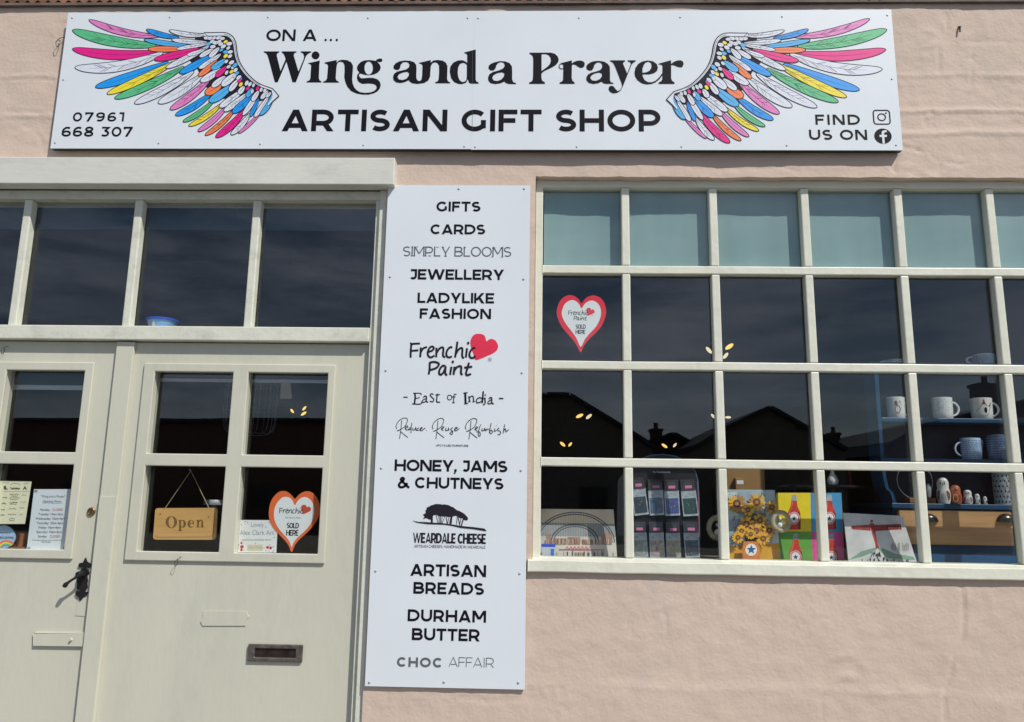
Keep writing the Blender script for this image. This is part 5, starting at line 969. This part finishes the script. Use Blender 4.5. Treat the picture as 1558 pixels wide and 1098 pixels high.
def d_hen(g, H, rr):
    g.poly(smooth([(.0, H*.2), (.5, H*.18), (.75, H*.45), (.95, H*.8), (.6, H*.6), (.35, H*.75), (.25, H*.95), (.1, H*.75), (-.25, H*.5), (-.5, H*.35)], 3, True), RBM); g.poly(ell(.35, H*.42, .14, H*.14, 12), M_dark); g.poly(ell(.22, H*.85, .05, H*.06, 10), ink('hen_red', 190, 40, 40))
def d_lines(g, H, rr):
    for i in range(9):
        x = -1.2
        while x < 1.2: l = rnd.uniform(.08, .3); g.stroke([(x, H*(.1+.095*i)), (min(x+l, 1.3), H*(.1+.095*i))], .0028, BLM); x += l+.08
PALEB = mat('mug_pale_blue', C(176, 196, 222), .2, .04, coat=.5); DKM = mat('mug_slate', C(84, 98, 122), .25, .05, coat=.4)
ym = yF+.045
mug('white mug with a brown animal print, left end of the upper shelf', 1348.5, 1375, 605, zs1, ym, 10, MUGW, d_animal)
mug('white speckled mug, middle of the upper shelf', 1418, 1447, 605.6, zs1, ym, 0, MUGW, d_speck)
mug('white mug with a rust red hen print, right end of the upper shelf', 1476.5, 1507, 606.5, zs1, ym, 0, MUGW, d_hen)
mug('pale blue mug covered in small blue writing, left on the lower shelf', 1461.5, 1490, 667, zs2, ym, 180, PALEB, d_lines)
mug('large slate blue mug covered in writing, right on the lower shelf', 1501.5, 1533, 662, zs2, ym, 40, DKM, d_lines)
mug('white cup on the dresser top under the second row of panes', 1480, 1510, 540, ztp+.018, ym, 180, MUGW, d_lines)
mug('white cup on the dresser top, further left, mostly hidden by glazing bar', 1348, 1373, 548, ztp+.018, ym, 180, MUGW, d_speck)
DOLLW = mat('doll_white', C(206, 204, 198), .35, .06, 20, coat=.3); DOLLO = mat('doll_orange', C(168, 88, 54), .35, .1, 20, coat=.3); DK = mat('doll_ink', (.02, .018, .016), .5)
def doll(label, pl_, pr, pt, base, wing_, belly):
    y = yF+.03; a, b = Wp(pl_, pt, y), Wp(pr, pt, y); rr = (b.x-a.x)/2; cx_ = (a.x+b.x)/2; H = a.z-zc; r = thing('nesting_doll', label, 'doll', (cx_, y, zc), 'animal nesting dolls in a row by size')
    pf = [(.0001, 0), (.8, 0), (.94, .12), (1, .3), (.94, .48), (.82, .58), (.84, .7), (.84, .8), (.68, .92), (.4, .985), (.0001, 1)]
    g = MB(); g.lathe((cx_, y, zc), [(q*rr, h*H) for q, h in pf], base, 28); g.build('body', r)
    def rad(v):
        t = v/H
        for (q0, h0), (q1, h1) in zip(pf, pf[1:]):
            if h0 <= t <= h1 and h1 > h0: return rr*(q0+(q1-q0)*(t-h0)/(h1-h0))
        return rr*.4
    g = MB(cyl(cx_, y, zc, rad, -.5), .00006)
    def fine(p): return smooth(p, 4, True)
    g.poly(ell(-.02, H*.3, .42, H*.22, 20), belly)
    for s in (-1, 1):
        g.poly(fine([(s*.5, H*.48), (s*1.0, H*.42), (s*1.05, H*.2), (s*.7, H*.14)]), wing_); g.poly(ell(s*.32, H*.78, .15, H*.055, 12), DOLLW); g.poly(ell(s*.32, H*.775, .1, H*.042, 12), DK); g.stroke([(s*.1, H*.84), (s*.35, H*.875), (s*.6, H*.85)], H*.022, wing_)
    g.poly([(-.07, H*.75), (.07, H*.75), (0, H*.67)], DK)
    for k in range(4): g.stroke([(-.4, H*(.16+.07*k)), (0, H*(.14+.07*k)), (.4, H*(.16+.07*k))], H*.012, wing_)
    g.build('painted_face', r)
DG = mat('doll_brown', C(110, 78, 56), .4, .2, 40); CRM = mat('doll_cream', C(230, 190, 130), .4)
doll('largest nesting doll, pale grey with brown wings, left of the row', 1423.6, 1443, 726, DOLLW, DG, WHITE)
doll('orange nesting doll with cream belly, second in the row', 1444.3, 1461, 737.5, DOLLO, RBM, CRM)
doll('middle sized white nesting doll with pinkish wings, third in the row', 1465, 1478, 745, DOLLW, mat('doll_rose', C(150, 100, 110), .4), WHITE)
doll('small white nesting doll with grey stripes, fourth in the row', 1482.4, 1490.3, 751, DOLLW, M_grey, WHITE)
doll('tiniest white nesting doll at the right end of the row', 1495, 1501.3, 755, DOLLW, DK, WHITE)
y = yF+.045; a, b = Wp(1510.5, 721, y), Wp(1537.5, 721, y); rr = (b.x-a.x)/2; H = a.z-zc+.002; cx_ = (a.x+b.x)/2
r = thing('canister', 'tall pale grey canister with dark dots at the right of the dolls', 'canister', (cx_, y, zc)); g = MB(); g.lathe((cx_, y, zc), [(.0001, 0), (rr, 0), (rr, H), (rr*.96, H+.004), (.0001, H+.004)], mat('canister_grey', C(150, 155, 162), .35, .04), 32); g.build('body', r)
g = MB(cyl(cx_, y, zc, lambda v: rr), .0001)
for i in range(6):
    for j in range(9): u = -1.4+.35*j+(.175 if i % 2 else 0); g.poly(ell(u, H*(.09+.165*i), .07, .0042, 10), M_dark)
g.build('print', r)
p = Wp(1392, 752, yF+.05); q = Wp(1391, 724, yF+.05); k = 26*(yF+2.45)/FPX
r = thing('hoop_ornament', 'silver hoop ornament on a small wooden base on the dresser', 'ornament', (q.x, yF+.05, zc)); zb_ = zc
g = MB(); a, b = Wp(1378.5, 760, yF+.05), Wp(1417, 752, yF+.05); g.box(a.x, b.x, yF+.025, yF+.075, zc, zc+.017, WOOD); g.build('base', r, .002)
g = MB(); g.tube([(q.x+k*math.cos(2*math.pi*i/36), yF+.05, zc+.016+k*.98+k*math.sin(2*math.pi*i/36)) for i in range(36)], .0026, mat('silver', (.4, .4, .38), .25, .1, metal=.9), 8, closed=True); g.build('hoop', r)
g = MB(); g.lathe((q.x+k*.72, yF+.05, zc+.0172), [(.0001, 0), (.008, .003), (.011, .022), (.009, .042), (.004, .05), (.0001, .0505)], mat('pewter', (.5, .5, .48), .35, .1, metal=.5), 16); g.build('figure', r)

# ------------------------------------------------------------------ the room behind, its lamps
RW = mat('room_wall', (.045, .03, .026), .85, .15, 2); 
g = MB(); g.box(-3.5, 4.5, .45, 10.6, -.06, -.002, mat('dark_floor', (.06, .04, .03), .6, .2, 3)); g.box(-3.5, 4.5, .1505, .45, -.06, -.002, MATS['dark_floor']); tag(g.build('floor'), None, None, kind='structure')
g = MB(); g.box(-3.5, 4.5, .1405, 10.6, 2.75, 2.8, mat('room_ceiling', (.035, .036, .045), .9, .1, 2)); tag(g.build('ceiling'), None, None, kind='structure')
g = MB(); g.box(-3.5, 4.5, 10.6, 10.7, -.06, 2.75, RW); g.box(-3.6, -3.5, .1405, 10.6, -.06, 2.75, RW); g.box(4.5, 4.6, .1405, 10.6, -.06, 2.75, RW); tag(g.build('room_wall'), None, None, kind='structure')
GLOW = mat('lamp_glow', (1, .62, .16), .5, .05, emit=1.4); GLOW2 = mat('lamp_glow_pale', (1, .82, .52), .5, .05, emit=1.0)
def spot(label, y, bulbs):
    ps = [Wp(a, b, y) for a, b, *_ in bulbs]; c = sum(ps, Vector())/len(ps); r = thing('spot_lamp', label, 'lamp', (c.x, y, c.z), 'lit spot lamps in the shop')
    g = MB(); g.tube([(c.x, y+.02, 2.75), (c.x, y+.02, c.z+.05)], .003, M_edge, 8); g.tube([(ps[0].x, y+.02, c.z+.045), (ps[-1].x, y+.02, c.z+.045)], .003, M_edge, 8); g.build('fitting', r)
    for p, (a, b, s, rot, gm) in zip(ps, bulbs):
        k = (y+2.4)/FPX; g = MB(); d = Vector((math.cos(R(rot)), 0, math.sin(R(rot)))); L_ = s*k
        g.tube([p+d*L_*t for t in (-1, -.8, -.4, 0, .4, .8, 1)], [L_*q*.42 for q in (.1, .6, .92, 1, .92, .6, .1)], GLOW2 if gm else GLOW, 10); g.build('bulb', r)
spot('lit twin lamp seen through the right door upper right pane', 3.2, ((444.5, 625, 4, -50, 0), (463, 621, 4.2, 50, 0), (462, 629, 4.8, 35, 0)))
spot('lit lamp cluster at the glazing bar, second row of shop window', 1.1, ((1078.5, 532.5, 6.5, -50, 1), (1109.7, 527, 7.5, 35, 0), (1104, 541, 6, 50, 1)))
spot('lit yellow lamp pair, upper one in the third row far left pane', 4.2, ((881.8, 632.5, 6, 25, 0), (896, 633.5, 5.5, 40, 1)))
spot('lit yellow lamp pair, lower one in the third row far left pane', 6.5, ((856, 675.5, 5, -40, 0), (867.5, 676, 4, 50, 0)))
spot('lit yellow lamp pair above the packet stand', 6.8, ((1011, 678, 5, -35, 0), (1026.8, 677, 4, 50, 1)))
spot('lit pale lamp pair behind the bar between second and third columns', 4.4, ((1085, 633, 4.5, -50, 1), (1107.8, 634.7, 4.5, 0, 1)))
for lab, c in (('slim ceiling light strip seen in right door upper left pane', ((274, 585), (285, 584), (294, 611), (287, 612))), ('wide ceiling light strip seen in right door upper right pane', ((427.5, 583), (441.5, 583), (444, 606.5), (426, 606.5)))):
    v = []
    for a, b in c: d = FW*FPX+RT*(a-CX)-UP*(b-CY); v.append(CAM+d*((2.735-CAM.z)/d.z))
    g = MB(); g.add(v+[q+Vector((0, 0, .013)) for q in v], [(0, 1, 2, 3), (7, 6, 5, 4)]+[(i, (i+1) % 4, 4+(i+1) % 4, 4+i) for i in range(4)], mat('light_strip', (.8, .8, .8), .5, .02, emit=.07)); tag(g.build('ceiling_light'), lab, 'light')

# ------------------------------------------------------------------ houses over the road (seen in the glass)
BR = mat('brick_house', (.16, .09, .07), .85, .25, 9); SL = mat('slate_roof', (.05, .05, .055), .7, .25, 6); STN = mat('stone_house', (.20, .17, .14), .85, .2, 5); HW = mat('house_glass', (.02, .025, .03), .1, .05); HF = mat('house_frame', (.06, .05, .045), .5)
YV = 30.
def rf(px, py, Y=YV): p = Wp(px, py, Y); return (p.x, p.z)
def house(label, prof, Y, m, dep, wins, chim=()):
    q = [rf(*p, Y) for p in prof]; yf = .124-Y; x0, x1 = q[0][0], q[-1][0]; ap = q[len(q)//2]
    r = thing('house', label, 'house', ((x0+x1)/2, yf-dep/2, -.14), 'houses across the street')
    g = MB(); g.prism([(x0, -.14)]+[(a, b-.18) for a, b in q]+[(x1, -.14)], yf-dep, yf, m); g.build('wall', r)
    g = MB()
    for (a, b), (c, d) in zip(q, q[1:]):
        u = Vector((c-a, 0, d-b)); g.obox((a, yf+.25, b-.16), u, (0, -dep-.5, 0), Vector((-u.z, 0, u.x)).normalized()*.16, SL)
    rfo = g.build('roof', r)
    for px, py0, py1, w_ in chim:
        a = rf(px, py0, Y); b = rf(px, py1, Y); g = MB(); g.box(a[0]-w_/2, a[0]+w_/2, yf-.9, yf-.1, b[1]-.6, a[1], BR); g.box(a[0]-w_/2-.06, a[0]+w_/2+.06, yf-.96, yf-.04, a[1]-.12, a[1]+.02, BR); g.lathe((a[0], yf-.5, a[1]), [(.13, 0), (.11, .3), (.14, .34), (.1, .34), (.1, 0)], STN, 12); g.build('chimney', r)
    for fx_, z in wins:
        x = x0+(x1-x0)*fx_; g = MB(); g.grid([x-.6, x-.5, x-.04, x+.04, x+.5, x+.6], [z, z+.1, z+1.1, z+1.2], {(1, 1), (3, 1)}, yf+.002, yf+.05, HF); wo = g.build('window', r); g = MB(); g.box(x-.5, x+.5, yf+.003, yf+.02, z+.1, z+1.1, HW); g.build('pane', wo)
house('long low brick house with a level ridge across the street', [(-700, 690), (-640, 636), (560, 636), (690, 690)], 34, BR, 7, [(.2, .9), (.4, .9), (.6, .9), (.8, .9)])
house('dark hipped house across the street, mirrored in left window panes', [(690, 690), (800, 612), (830, 597), (865, 597), (946, 645), (995, 677)], 30, STN, 8, [(.3, .9), (.7, .9)])
house('small house with a tall chimney across the street', [(970, 676), (1024, 657), (1060, 676)], 36, BR, 6, [(.5, .9)], [(1000, 652, 670, .5)])
house('broad gabled house across the street, mirrored mid window', [(1030, 684), (1061, 675), (1106, 648), (1170, 618), (1229, 652), (1285, 682)], 30, STN, 9, [(.3, .9), (.7, .9)])
house('low house with one chimney beside the broad gable', [(1255, 680), (1300, 668), (1351, 659), (1380, 672)], 38, BR, 6, [(.5, .9)], [(1273, 659, 668, .45)])
house('tall gabled house across the street with a big stack', [(1340, 690), (1351, 672), (1405, 643), (1478, 626), (1585, 600), (1700, 650)], 30, BR, 9, [(.3, .9), (.6, .9)], [(1507, 581, 620, .9)])
